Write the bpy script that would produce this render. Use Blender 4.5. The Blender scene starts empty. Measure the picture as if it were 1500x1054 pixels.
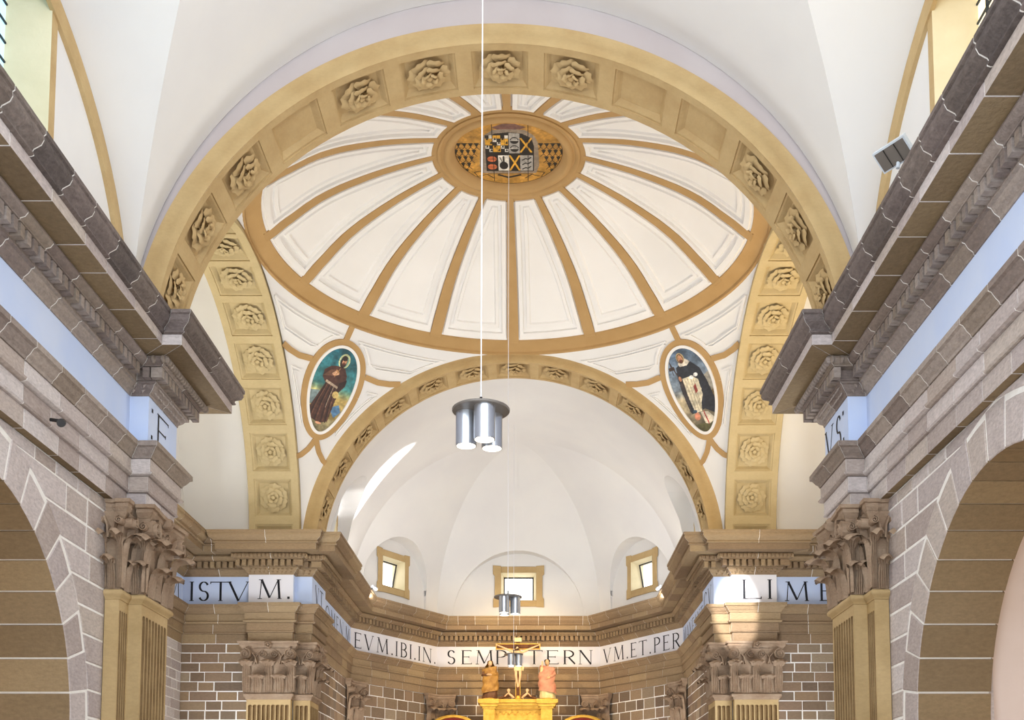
import bpy, math, random
import numpy as np
from mathutils import Vector, Matrix
from math import sin, cos, pi, sqrt, radians, hypot, atan2
random.seed(7)
SC = bpy.context.scene
COL = SC.collection
EYE = 1.6                       # the viewer's eye above the floor; all heights below are measured from the eye
FLOOR = -EYE

# ------------------------------------------------------------------ camera, world, sun, exposure
cam_d = bpy.data.cameras.new('camera'); cam = bpy.data.objects.new('camera', cam_d); COL.objects.link(cam)
cam.location = (0.46, 0, EYE); cam.rotation_euler = (radians(90) + 0.084, 0, 0)
cam_d.sensor_width = 36; cam_d.lens = 1643.2 / 1500 * 36
cam_d.shift_x = -(781.1 - 750) / 1500; cam_d.shift_y = (1076.9 - 527) / 1500
cam_d.clip_end = 300
SC.camera = cam
SC.view_settings.view_transform = 'Standard'; SC.view_settings.look = 'None'
SC.view_settings.gamma = 1; SC.view_settings.use_curve_mapping = False
SC.view_settings.exposure = 0.75
W = bpy.data.worlds.new('world'); SC.world = W; W.use_nodes = True
W.node_tree.nodes['Background'].inputs[0].default_value = (0.86, 0.93, 1.0, 1)
W.node_tree.nodes['Background'].inputs[1].default_value = 2.3

def light(name, kind, loc, energy, color=(1, 1, 1), size=0.3, target=None, spot=None, blend=0.5, size_y=None):
    d = bpy.data.lights.new(name, kind); d.energy = energy; d.color = color
    if kind == 'AREA':
        d.size = size
        if size_y: d.shape = 'RECTANGLE'; d.size_y = size_y
    elif kind != 'SUN': d.shadow_soft_size = size
    if spot: d.spot_size = radians(spot); d.spot_blend = blend
    o = bpy.data.objects.new(name, d); COL.objects.link(o)
    o.location = (loc[0], loc[1], loc[2] + EYE)
    if target:
        v = Vector(target) - Vector(loc); o.rotation_euler = v.to_track_quat('-Z', 'Y').to_euler()
    return o
WARM = (1.0, 0.80, 0.52); NEUT = (1.0, 0.96, 0.91); COOL = (0.80, 0.90, 1.0)
# uplights: side ones on hidden cornice ledges, the nave one added fill in mid-air
light('uplight', 'AREA', (0, 6.0, 7.2), 150, NEUT, 3.0, (0, 6.5, 12))  # added nave fill in mid-air, not a fitted uplight
for s in (-1, 1):
    light('uplight', 'AREA', (s*6.6, 20.1, 6.9), 110 if s > 0 else 70, (1, .74, .38) if s > 0 else (1, .90, .66), 1.2, (s*3.0, 21.5, 11), size_y=4)
    light('uplight', 'AREA', (s*4.35, 30.0, 6.75), 40, NEUT, .3, (0, 31.5, 11), size_y=2.5)
    # added fill, out of view low down on each transept side
    light('transept_daylight', 'AREA', (s*7.3, 20.3, 1.4), 420, (.92, .96, 1), 5, (0, 20.5, 4.5), size_y=3)
# altar spots; area fill added unseen in the choir and side chapels
for s in (-1, 1):
    light('altar_spot', 'SPOT', (s*3.7, 28.4, 6.9), 820, (1, .74, .42), .12, (s*-.8, 34.4, 4.5), 56, .9)
    light('choir_light', 'AREA', (s*3.2, 28.5, 1.0), 75, (1, .95, .88), 2.5, (0, 33.5, 5.5))
    light('chapel_lamp', 'AREA', (s*7.6, 10.6, -.6), 40, (1, .84, .62), 1.6, (s*5.6, 10.6, 4))
# sunbeams: one from a chancel window on the vault, one from the left clerestory window on the right pier
def beam(loc, target, energy, angle, stretch, along):
    o = light('sunbeam', 'SPOT', loc, energy, (1, .98, .95), .03, target, angle, .5)
    z = (Vector(loc)-Vector(target)).normalized(); x = Vector(along); x = (x-z*x.dot(z)).normalized(); y = z.cross(x)
    M = Matrix((x, y, z)).transposed().to_4x4() @ Matrix.Diagonal((stretch, 1, 1, 1)); M.translation = o.location; o.matrix_world = M
beam((3.9, 28.4, 8.1), (-3.65, 29.2, 9.38), 6500, 6.4, 2.8, (1.5, -.2, 1.8))
beam((-4.4, 10.5, 8.9), (4.95, 24.7, 4.9), 26000, 3.4, 1.9, (0, 0, 1))

# ------------------------------------------------------------------ materials
def S(h):                        # sRGB 0-255 triple -> linear
    return tuple(((c/255)/12.92 if c/255 <= .04045 else ((c/255+.055)/1.055)**2.4) for c in h)
def mat(name, c1, c2=None, scale=3.0, rough=.8, bump=.0, bscale=30, rnd=None, metal=0, c3=None, vary=0.0, fine=.0):
    m = bpy.data.materials.new(name); m.use_nodes = True; nt = m.node_tree; N = nt.nodes; L = nt.links
    b = N['Principled BSDF']; b.inputs['Roughness'].default_value = rough; b.inputs['Metallic'].default_value = metal
    b.inputs['Specular IOR Level'].default_value = .25
    geo = N.new('ShaderNodeNewGeometry')
    n1 = N.new('ShaderNodeTexNoise'); n1.inputs['Scale'].default_value = scale; n1.inputs['Detail'].default_value = 6
    L.new(geo.outputs['Position'], n1.inputs['Vector'])
    r = N.new('ShaderNodeValToRGB'); L.new(n1.outputs['Fac'], r.inputs['Fac'])
    r.color_ramp.elements[0].position = .34; r.color_ramp.elements[1].position = .66
    r.color_ramp.elements[0].color = (*S(c1), 1); r.color_ramp.elements[1].color = (*S(c2 or c1), 1)
    out = r.outputs['Color']
    if rnd:                      # each stone takes one of several tones
        oi = N.new('ShaderNodeObjectInfo'); r2 = N.new('ShaderNodeValToRGB'); L.new(oi.outputs['Random'], r2.inputs['Fac'])
        e = r2.color_ramp.elements; e[0].color = (*S(rnd[0]), 1); e[1].color = (*S(rnd[-1]), 1)
        for i, c in enumerate(rnd[1:-1]): x = e.new((i+1)/(len(rnd)-1)); x.color = (*S(c), 1)
        mx = N.new('ShaderNodeMix'); mx.data_type = 'RGBA'; mx.inputs[0].default_value = .8
        L.new(out, mx.inputs[6]); L.new(r2.outputs['Color'], mx.inputs[7]); out = mx.outputs[2]
    if fine:
        n3 = N.new('ShaderNodeTexNoise'); n3.inputs['Scale'].default_value = 14; n3.inputs['Detail'].default_value = 8; n3.inputs['Roughness'].default_value = .7
        mp = N.new('ShaderNodeMapping'); mp.inputs['Scale'].default_value = (1, 1, 2.6)
        L.new(geo.outputs['Position'], mp.inputs['Vector']); L.new(mp.outputs['Vector'], n3.inputs['Vector'])
        mr = N.new('ShaderNodeMapRange'); mr.inputs[1].default_value = .3; mr.inputs[2].default_value = .7
        mr.inputs[3].default_value = 1 - fine; mr.inputs[4].default_value = 1 + fine
        L.new(n3.outputs['Fac'], mr.inputs[0])
        mu = N.new('ShaderNodeMix'); mu.data_type = 'RGBA'; mu.blend_type = 'MULTIPLY'; mu.inputs[0].default_value = 1
        L.new(out, mu.inputs[6]); L.new(mr.outputs[0], mu.inputs[7]); out = mu.outputs[2]
    L.new(out, b.inputs['Base Color'])
    if bump:
        n2 = N.new('ShaderNodeTexNoise'); n2.inputs['Scale'].default_value = bscale; n2.inputs['Detail'].default_value = 8
        L.new(geo.outputs['Position'], n2.inputs['Vector'])
        bp = N.new('ShaderNodeBump'); bp.inputs['Strength'].default_value = bump; bp.inputs['Distance'].default_value = .02
        L.new(n2.outputs['Fac'], bp.inputs['Height']); L.new(bp.outputs['Normal'], b.inputs['Normal'])
    return m
def emat(name, col, strength):
    m = bpy.data.materials.new(name); m.use_nodes = True; b = m.node_tree.nodes['Principled BSDF']
    b.inputs['Base Color'].default_value = (*col, 1); b.inputs['Emission Color'].default_value = (*col, 1); b.inputs['Emission Strength'].default_value = strength
    return m
def vmat(name):                  # paint: colours come from the painted mesh attribute
    m = bpy.data.materials.new(name); m.use_nodes = True; nt = m.node_tree
    a = nt.nodes.new('ShaderNodeAttribute'); a.attribute_name = 'paint'
    nt.links.new(a.outputs['Color'], nt.nodes['Principled BSDF'].inputs['Base Color']); nt.nodes['Principled BSDF'].inputs['Roughness'].default_value = .55
    return m
NEAR = [(176,164,160),(200,190,188),(158,144,138),(186,174,164),(168,156,154),(206,198,196),(164,148,136)]
FAR = [(136,116,94),(112,94,78),(154,132,106),(124,102,88),(144,120,92),(102,86,74),(158,142,120)]
CORN = [(136,124,118),(158,146,138),(120,106,100),(146,132,118),(166,154,146)]
MT = dict(
 stone=mat('sandstone_grey', (168,156,150), (190,180,174), 2, .85, .7, 18, NEAR, fine=.22),
 stone2=mat('sandstone_brown', (128,108,88), (142,122,98), 2, .85, .5, 22, FAR, fine=.14),
 corn=mat('cornice_stone', (134,120,112), (158,146,136), 3, .75, .6, 26, CORN, fine=.24),
 cornf=mat('cornice_stone_far', (142,120,92), (158,136,106), 3, .8, .5, 26, [(140,116,90),(152,130,100),(128,106,84),(160,138,106)], fine=.14),
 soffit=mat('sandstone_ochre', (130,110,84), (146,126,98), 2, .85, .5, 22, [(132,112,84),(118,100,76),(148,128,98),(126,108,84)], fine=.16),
 mortar=mat('lime_mortar', (232,228,222), (240,238,234), 8, .9, .3, 60),
 white=mat('white_plaster', (232,231,229), (225,224,224), .6, .9, .12, 5),
 dome=mat('dome_plaster', (238,236,234), (232,230,228), .8, .85, .08, 8),
 frieze=mat('pale_blue_white_plaster', (192,208,240), (204,216,240), 1.2, .85, .12, 6),  # blue of the window skylight put into the plaster colour
 frieze2=mat('white_frieze_plaster', (222,222,230), (228,226,230), 1.2, .85, .12, 6),
 pink=mat('pink_plaster', (212,196,188), (220,206,200), 1, .9, .1, 5),
 gold=mat('ochre_plaster', (186,158,112), (196,170,124), 2.5, .75, .2, 18, fine=.05),
 golds=mat('ochre_plaster_pale', (196,178,138), (188,170,130), 2.5, .75, .2, 18, fine=.05),
 rib=mat('ochre_rib_paint', (176,142,94), (184,150,102), 2, .7, .1, 20),
 shaft=mat('ochre_marbled_shaft', (172,146,102), (190,164,120), 1.5, .6, .2, 15, fine=.08),
 flute=mat('flute_patina', (128,102,68), (150,124,86), 3, .7, .2, 15, fine=.1),  # darker brown: groove shade and patina both put into the colour
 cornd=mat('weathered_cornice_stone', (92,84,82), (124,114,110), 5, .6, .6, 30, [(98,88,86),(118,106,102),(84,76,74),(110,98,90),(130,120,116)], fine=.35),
 cap=mat('carved_capital_stone', (146,122,100), (164,142,120), 4, .8, .5, 40, fine=.15),
 ink=mat('black_lettering', (26,26,34), (34,34,42), 5, .6),
 steel=mat('brushed_steel', (196,200,206), (206,210,216), 2, .3, metal=.9),
 disc=mat('dark_grey_disc', (110,104,98), (120,114,108), 3, .45, metal=.3),
 wire=mat('white_cable', (235,235,240), None, 2, .5),
 dark=mat('dark_metal', (48,46,46), (60,58,56), 6, .5, metal=.4),
 lw=mat('light_grey_casting', (206,214,222), (196,204,212), 3, .5),
 wood=mat('cross_wood', (84,50,30), (104,64,38), 8, .6, .3, 30),
 gilt=mat('gilded_wood', (206,158,62), (224,182,84), 9, .35, .5, 40, metal=.45),
 skin=mat('painted_flesh', (226,190,148), (216,176,132), 6, .6),
 robeg=mat('gilt_robe', (140,100,48), (176,134,68), 7, .5, .4, 30),
 robeb=mat('dark_brown_robe', (92,62,44), (112,78,54), 7, .6, .4, 30),
 robep=mat('rose_robe', (186,120,98), (206,150,120), 7, .6, .4, 30),
 cream=mat('cream_cloth', (226,212,160), (210,194,140), 7, .6, .3, 30),
 hair=mat('dark_hair', (60,40,28), (74,50,34), 12, .7),
 lead=mat('lead_came', (50,56,62), None, 5, .6),
 reveal=mat('cream_reveal_plaster', (226,214,182), (216,204,170), 2, .85, .3, 14),
 glow=emat('lamp_glow', (1, .90, .72), 3), led=emat('spot_glow', (1, .9, .7), 14),
 sky=emat('bright_sky_pane', (.93, .97, 1), 1.6), paint=vmat('oil_paint'),
 red=mat('red_panel', (150,44,30), (130,36,26), 6, .5))

# ------------------------------------------------------------------ mesh helpers
WL = {}                          # world position of every object
class MB:
    def __init__(s): s.v = []; s.f = []; s.sm = False
    def add(s, pts, faces):
        n = len(s.v); s.v += [tuple(p) for p in pts]; s.f += [tuple(i+n for i in f) for f in faces]; return s
    def quad(s, a, b, c, d): return s.add([a, b, c, d], [(0, 1, 2, 3)])
    def grid(s, rows, closed=False):
        n = len(rows[0]); m = len(rows); fs = []
        for i in range(m-1):
            for j in range(n if closed else n-1):
                k = (j+1) % n; fs.append((i*n+j, i*n+k, (i+1)*n+k, (i+1)*n+j))
        return s.add([p for r in rows for p in r], fs)
    def box(s, x0, x1, y0, y1, z0, z1):
        return s.add([(x0,y0,z0),(x1,y0,z0),(x1,y1,z0),(x0,y1,z0),(x0,y0,z1),(x1,y0,z1),(x1,y1,z1),(x0,y1,z1)],
                     [(0,3,2,1),(4,5,6,7),(0,1,5,4),(1,2,6,5),(2,3,7,6),(3,0,4,7)])
    def obox(s, O, U, V, N, u, v, n):
        O, U, V, N = map(Vector, (O, U, V, N)); P = lambda a, b, c: O+U*a+V*b+N*c
        return s.add([P(u[i], v[j], n[k]) for k in (0,1) for j in (0,1) for i in (0,1)],
                     [(0,2,3,1),(4,5,7,6),(0,1,5,4),(1,3,7,5),(3,2,6,7),(2,0,4,6)])
    def tube(s, pts, r, n=8, caps=True):
        pts = [Vector(p) for p in pts]; rs = r if isinstance(r, (list, tuple)) else [r]*len(pts); rows = []
        up = None
        for i, p in enumerate(pts):
            d = (pts[min(i+1, len(pts)-1)] - pts[max(i-1, 0)]).normalized()
            a = d.cross(Vector((0, 0, 1))) if up is None else (up - d*up.dot(d))
            if a.length < 1e-4: a = d.cross(Vector((0, 1, 0)))
            a.normalize(); up = a; b = d.cross(a)
            rows.append([p + (a*cos(2*pi*k/n) + b*sin(2*pi*k/n))*rs[i] for k in range(n)])
        st = len(s.v); s.grid(rows, True)
        if caps: s.f += [tuple(range(st+n-1, st-1, -1)), tuple(range(st+(len(rows)-1)*n, st+len(rows)*n))]
        return s
    def lathe(s, c, prof, n=24, sx=1, sy=1):
        rows = [[(c[0]+r*cos(2*pi*k/n)*sx, c[1]+r*sin(2*pi*k/n)*sy, c[2]+z) for k in range(n)] for r, z in prof]
        return s.grid(rows, True)
    def build(s, name, m, parent=None, kind=None, label=None, cat=None, group=None, smooth=None, orig=None):
        V = np.array([tuple(p) for p in s.v], float)
        if orig is None: orig = ((V[:,0].min()+V[:,0].max())/2, (V[:,1].min()+V[:,1].max())/2, V[:,2].min())
        me = bpy.data.meshes.new(name); me.from_pydata((V-np.array(orig)).tolist(), [], s.f); me.materials.append(MT[m] if isinstance(m, str) else m)
        if smooth is None: smooth = s.sm
        if smooth:
            me.shade_smooth()
            try: me.set_sharp_from_angle(angle=radians(40))
            except Exception: pass
        o = bpy.data.objects.new(name, me); COL.objects.link(o)
        w = Vector(orig); o.location = (w.x, w.y, w.z+EYE)
        if parent: o.parent = parent; o.location = w - WL[parent.name]
        WL[o.name] = w
        return tag(o, label, cat, group, kind)
def tag(o, label=None, cat=None, group=None, kind=None):
    for k, v in (('label', label), ('category', cat), ('group', group), ('kind', kind)):
        if v: o[k] = v
    return o
def thing(name, loc, label=None, cat=None, group=None, kind=None, parent=None):
    o = bpy.data.objects.new(name, None); o.empty_display_size = .2; COL.objects.link(o); w = Vector(loc); o.location = (w.x, w.y, w.z+EYE)
    if parent: o.parent = parent; o.location = w - WL[parent.name]
    WL[o.name] = w; return tag(o, label, cat, group, kind)
def inst(name, me, M, parent, label=None):      # another object of the same mesh, placed by a matrix
    o = bpy.data.objects.new(name, me); COL.objects.link(o); o.parent = parent
    w = M.translation.copy(); M = M.copy(); M.translation = w - WL[parent.name]; o.matrix_basis = M; WL[o.name] = w
    if label: o['label'] = label
    return o

def inset_poly(P, d):
    n = len(P); out = []
    A = sum(P[i][0]*P[(i+1)%n][1]-P[(i+1)%n][0]*P[i][1] for i in range(n)); sg = 1 if A > 0 else -1
    for i in range(n):
        a, b, c = P[i-1], P[i], P[(i+1) % n]
        e1 = (b[0]-a[0], b[1]-a[1]); e2 = (c[0]-b[0], c[1]-b[1]); l1 = hypot(*e1) or 1e-9; l2 = hypot(*e2) or 1e-9
        n1 = (-e1[1]/l1*sg, e1[0]/l1*sg); n2 = (-e2[1]/l2*sg, e2[0]/l2*sg); k = 1+n1[0]*n2[0]+n1[1]*n2[1]; k = max(k, .35)
        out.append((b[0]+(n1[0]+n2[0])/k*d, b[1]+(n1[1]+n2[1])/k*d))
    return out if sg > 0 else out[::-1]
def stone(parent, m, fr, pts, depth=.06, gap=.022, name='stone', ch=.012, bulge=True):
    O, U, V, N = fr; j = random.uniform(-.004, .006) if bulge else 0
    if len(pts) < 3: return
    a = inset_poly(pts, gap/2); b = inset_poly(pts, gap/2+ch); n = len(a); mb = MB()
    P = lambda q, d: O + U*q[0] + V*q[1] + N*d
    mb.add([P(q, -depth) for q in a]+[P(q, -ch*.8+j) for q in a]+[P(q, j) for q in b],
           [(i, (i+1)%n, n+(i+1)%n, n+i) for i in range(n)]+[(n+i, n+(i+1)%n, 2*n+(i+1)%n, 2*n+i) for i in range(n)]+[tuple(range(2*n, 3*n)), tuple(range(n-1, -1, -1))])
    o = mb.build(name, m, parent)
    if depth > .5:               # ochre-brown stone on the faces inside the arch
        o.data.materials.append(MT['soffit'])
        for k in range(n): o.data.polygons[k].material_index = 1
    return o
def frame_of(p0, p1):            # vertical wall frame, U along, V up, N to the right hand of U (towards the room)
    a = Vector((p0[0], p0[1], 0)); U = (Vector((p1[0], p1[1], 0))-a); L = U.length; U.normalize()
    return (a, U, Vector((0, 0, 1)), Vector((U.y, -U.x, 0))), L
def coursed(parent, m, p0, p1, z0, z1, h, wmin, wmax, core=True, gap=.02):
    fr, L = frame_of(p0, p1); O, U, V, N = fr; n = max(1, round((z1-z0)/h)); h = (z1-z0)/n
    for i in range(n):
        x = 0; z = z0+i*h
        while x < L-1e-3:
            w = random.uniform(wmin, wmax)*(.6 if x == 0 and i % 2 else 1)
            if L-x-w < wmin*.6: w = L-x
            stone(parent, m, fr, [(x, z), (x+w, z), (x+w, z+h), (x, z+h)], gap=gap); x += w
    if core: MB().obox(O, U, V, N, (0, L), (z0, z1), (-.3, -.006)).build('mortar_joints', 'mortar', parent)

B = -.12
# sweep a profile [(out, z)] along a plan path, mitred at corners, cut into separate stones
def miters(path):
    ms = []
    for i, p in enumerate(path):
        ns = []
        for a, b in ((i-1, i), (i, i+1)):
            if 0 <= a and b < len(path):
                d = (Vector(path[b])-Vector(path[a])).normalized(); ns.append(Vector((d.y, -d.x)))
        if len(ns) == 1: ms.append(ns[0])
        else: ms.append((ns[0]+ns[1])/max(1+ns[0].dot(ns[1]), .25))
    return ms
def run(parent_of, path, prof, m_of, name, lens=None, gap=.02, segs=None, smooth=False, kind=None):
    ms = miters(path)
    if lens:                     # the mortar bed showing in the joints
        z0, z1 = prof[0][1], prof[-1][1]; pr = [(p-.006 if p > -.119 else p, min(max(z, z0+.004), z1-.004)) for p, z in prof]
        run(parent_of, path, pr, lambda i: 'mortar', 'mortar_joints', gap=0)
    for i in range(len(path)-1):
        if segs is not None and i not in segs: continue
        A, B = Vector(path[i]), Vector(path[i+1]); d = (B-A); L = d.length; d.normalize(); nrm = Vector((d.y, -d.x))
        a0 = [(ms[i]*p).dot(d) for p, z in prof]; a1 = [L+(ms[i+1]*p).dot(d) for p, z in prof]
        cuts = [None, None]
        if lens and L > lens*1.5:
            n = max(1, round(L/lens)); cuts = [None]+[L*(k+random.uniform(-.12, .12))/n for k in range(1, n)]+[None]
        gp = gap*.6 if m_of(i) == 'cornf' else gap
        for k in range(len(cuts)-1):
            mb = MB(); rows = []
            for e, c in ((0, cuts[k]), (1, cuts[k+1])):
                row = []
                for q, (p, z) in enumerate(prof):
                    if c is None: s = (a0[q]+gap*.3) if e == 0 else (a1[q]-gap*.3)
                    else: s = min(max(c + (gp/2 if e == 0 else -gp/2), a0[q]+.001), a1[q]-.001)
                    row.append((A.x+d.x*s+nrm.x*p, A.y+d.y*s+nrm.y*p, z))
                rows.append(row)
            mb.grid(rows, False); n = len(prof); mb.f += [tuple(range(n-1, -1, -1)), tuple(range(n, 2*n))]
            mb.build(name, m_of(i), parent_of(i), smooth=smooth, kind=kind)

# ------------------------------------------------------------------ floor, envelope and masonry walls
XW, XT, YC, ZS = 4.95, 7.45, 20.12, 6.28
ARC_Y, ARC_Z, ARC_R, ARC_E = 10.62, 1.2, 2.42, 2.92
floor = MB().box(-11, 11, 2, 36, FLOOR-.2, FLOOR).build('floor', mat('floor_stone', (150,136,120), (164,150,134), 1.5, .5, .1, 10), kind='structure')

ZA = 4.17                        # underside of the entablature
for s, side in ((-1, 'left'), (1, 'right')):
    wall = thing('wall_'+side, (s*XW, 10, FLOOR), kind='structure')
    # frame: U runs along +y, N faces the nave
    fr = (Vector((s*XW, 0, 0)), Vector((0, 1, 0)), Vector((0, 0, 1)), Vector((-s, 0, 0)))
    yA, yB = 7.3, 13.97
    # voussoirs, each one block through the depth of the arch
    nv = 19
    for k in range(nv):
        t0, t1 = pi*k/nv, pi*(k+1)/nv; tm = (t0+t1)/2
        re = ARC_E + (.04 if k % 2 else -.03)
        P = lambda t, r: (ARC_Y+r*cos(t), ARC_Z+r*sin(t))
        stone(wall, 'stone', fr, [P(t0, ARC_R), P(t0, re), P(t1, re), P(t1, ARC_R)] if False else [P(t0, ARC_R), P(t0, re), P(tm, re), P(t1, re), P(t1, ARC_R), P(tm, ARC_R)], depth=.86, gap=.024, name='voussoir')
    n = 8; hj = (ARC_Z-FLOOR)/n
    for k in range(n):           # jamb blocks
        z0, z1 = FLOOR+k*hj, FLOOR+(k+1)*hj
        for q0, q1 in (((ARC_Y+ARC_R), ARC_E+ARC_Y-(.1 if k % 2 else -.05)), (ARC_Y-ARC_E+(.1 if k % 2 else -.05), ARC_Y-ARC_R)):
            stone(wall, 'stone', fr, [(q0, z0), (q1, z0), (q1, z1), (q0, z1)], depth=.86, gap=.024, name='jamb_stone')
    # coursed ashlar beside and above the arch
    h = .33; z = FLOOR; row = 0
    zs = []
    while z < ZA-.02:
        z1 = min(z+h, ZA)
        if ZA-z1 < .12: z1 = ZA
        zs.append((z, z1)); z = z1
    for row, (z0, z1) in enumerate(zs):
        def edge(zz):            # half width of the arch extrados at a height
            if zz <= ARC_Z: return ARC_E+.02
            q = ARC_E**2-(zz-ARC_Z)**2
            return sqrt(q) if q > 0 else 0
        for dr in (1, -1):
            far = yB if dr > 0 else yA
            e0, e1 = edge(z0)+.02, edge(z1)+.02
            if z0 > ARC_Z+ARC_E: e0 = e1 = 0
            span0 = abs(far-ARC_Y)
            n = max(1, round((span0-max(e0, e1))/.55)) if span0-e0 > .5 else 1
            cut = [span0 - (span0-max(e0, .0))*(1-k/n) if True else 0 for k in range(n+1)]
            cut = [e0+(span0-e0)*min(1, max(0, (k+(random.uniform(-.2, .2) if 0 < k < n else 0))/n)) for k in range(n+1)]
            for k in range(n):
                a, b = cut[k], cut[k+1]
                if k == 0: pts = [(a, z0), (b, z0), (b, z1), (min(e1, b-.02), z1)]+([(edge((z0+z1)/2)+.02, (z0+z1)/2)] if e0-e1 > .05 and e0 > 0 else [])
                else: pts = [(a, z0), (b, z0), (b, z1), (a, z1)]
                stone(wall, 'stone', fr, [(ARC_Y+dr*q[0], q[1]) for q in (pts if dr > 0 else pts)], gap=.024)
    # mortar body with the arch opening
    mb = MB(); ys = sorted(set([yA, ARC_Y-ARC_R-.032, ARC_Y+ARC_R+.032, yB]+[ARC_Y+(ARC_R+.032)*cos(pi*k/24) for k in range(25)]))
    X0 = s*(XW+.008)
    for a, b in zip(ys, ys[1:]):
        def zb(y): 
            q = (ARC_R+.032)**2-(y-ARC_Y)**2
            return ARC_Z+sqrt(max(q, 0)) if q > -1e-6 and abs(y-ARC_Y) <= ARC_R+.0321 else FLOOR
        m_ = (a+b)/2; inside = abs(m_-ARC_Y) < ARC_R+.032
        za, zb_ = (zb(a), zb(b)) if inside else (FLOOR, FLOOR)
        mb.quad((X0, a, za), (X0, b, zb_), (X0, b, ZA), (X0, a, ZA))
    rr = ARC_R+.032; rows = [[(s*(XW+.008), y, z), (s*(XW+.84), y, z)] for y, z in [(ARC_Y+rr, FLOOR)]+[(ARC_Y+rr*cos(pi*k/32), ARC_Z+rr*sin(pi*k/32)) for k in range(33)]+[(ARC_Y-rr, FLOOR)]]
    mb.grid(rows); mb.build('mortar_joints', 'mortar', wall)
    MB().box(*sorted((s*XW, s*(XW+.9))), 2.5, 7.3, FLOOR, ZA).build('pier_wall', 'stone', wall)
    MB().box(*sorted((s*(XW+.02), s*(XW+.9))), 13.05, 14.4, FLOOR, ZA).build('pier_core', 'stone', wall)
    # upper wall with the clerestory window opening
    wy0, wy1, wz0, wz1 = 9.14, 11.84, 7.35, 10.05
    mb = MB(); x0, x1 = sorted((s*XW, s*(XW+.6)))
    mb.box(x0, x1, 2.5, wy0, ZA, 12.2); mb.box(x0, x1, wy1, 15.3, ZA, 12.2); mb.box(x0, x1, wy0, wy1, ZA, wz0); mb.box(x0, x1, wy0, wy1, wz1, 12.2)
    mb.build('upper_wall', 'white', wall)
    mb = MB(); fw = .15; xx = s*(XW-.025)
    F0 = [(wy0-fw, wz0-fw), (wy1+fw, wz0-fw), (wy1+fw, wz1+fw), (wy0-fw, wz1+fw)]; F1 = [(wy0, wz0), (wy1, wz0), (wy1, wz1), (wy0, wz1)]
    win = thing('window_1' if s < 0 else 'window_2', (s*XW, 10.5, wz0-fw), kind='structure')
    for k in range(4):
        a, b, c, d = F0[k], F0[(k+1)%4], F1[(k+1)%4], F1[k]
        mb.add([(xx, *a), (xx, *b), (xx, *c), (xx, *d), (s*(XW+.01), *a), (s*(XW+.01), *b)], [(0,1,2,3), (0,1,5,4)])
    mb.build('window_frame', 'gold', win)
    mb = MB()
    for k in range(4):
        a, b = F1[k], F1[(k+1)%4]; sh = lambda q: (wy0+.0+(q[0]-wy0)*.94+.08, wz0+(q[1]-wz0)*.94+.08)
        a2, b2 = sh(a), sh(b); mb.quad((xx, *a), (xx, *b), (s*(XW+.48), *b2), (s*(XW+.48), *a2))
    mb.build('window_reveal', 'reveal', win)
    gx = s*(XW+.46); g = MB().quad((gx, wy0, wz0), (gx, wy1, wz0), (gx, wy1, wz1), (gx, wy0, wz1)).build('window_glass', emat('leaded_glass_'+side, (.45,.78,.95) if s < 0 else (1, .84, .55), .6 if s < 0 else .8), win)
    for k in range(1, 12): MB().box(*sorted((gx-s*.02, gx)), wy0, wy1, wz0+k*.225-.01, wz0+k*.225+.01).build('glazing_bar', 'lead', win)
    for k in range(1, 8): MB().box(*sorted((gx-s*.03, gx)), wy0+k*.335-.012, wy0+k*.335+.012, wz0, wz1).build('glazing_bar', 'lead', win)
    # chapel behind the arcade
    mb = MB(); r2 = ARC_R+.16
    mb.grid([[(s*(XW+.86), y, z), (s*9.6, y, z)] for y, z in [(ARC_Y+r2, FLOOR)]+[(ARC_Y+r2*cos(pi*k/32), ARC_Z+r2*sin(pi*k/32)) for k in range(33)]+[(ARC_Y-r2, FLOOR)]])
    mb.add([(s*9.6, ARC_Y-r2, FLOOR), (s*9.6, ARC_Y+r2, FLOOR), (s*9.6, ARC_Y+r2, 4.2), (s*9.6, ARC_Y-r2, 4.2)], [(0,1,2,3)])
    mb.build('chapel_vault', 'pink', wall, smooth=True)
    # transept side wall, crossing walls
    tw = thing('wall_transept_'+side, (s*XT, YC, FLOOR), kind='structure')
    mb = MB(); mb.box(*sorted((s*XT, s*(XT+.4))), 15.3, 25.3, FLOOR, 12); mb.box(*sorted((s*4.95, s*(XT+.4))), 14.35, 15.7, FLOOR, 4.3)
    mb.box(*sorted((s*5.95, s*(XT+.4))), 24.95, 25.4, FLOOR, 6.5)
    mb.box(*sorted((s*4.66, s*(XT+.4))), 25.05, 25.8, FLOOR, 6.5); mb.build('wall_body', 'white', tw)
    L0, R0 = (-XT, -5.93), (5.93, XT)
    a, b = ((s*XT, 24.92), (s*5.93, 24.92)) if s < 0 else ((s*5.93, 24.92), (s*XT, 24.92))
    coursed(tw, 'stone2', a, b, 1.8, ZA, .225, .32, .62, gap=.013)
    a, b = ((-XT+.02, 22.3), (-XT+.02, 24.9)) if s < 0 else ((XT-.02, 24.9), (XT-.02, 22.3))
    coursed(tw, 'stone', a, b, 1.8, ZA, .225, .32, .62, gap=.013)

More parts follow.
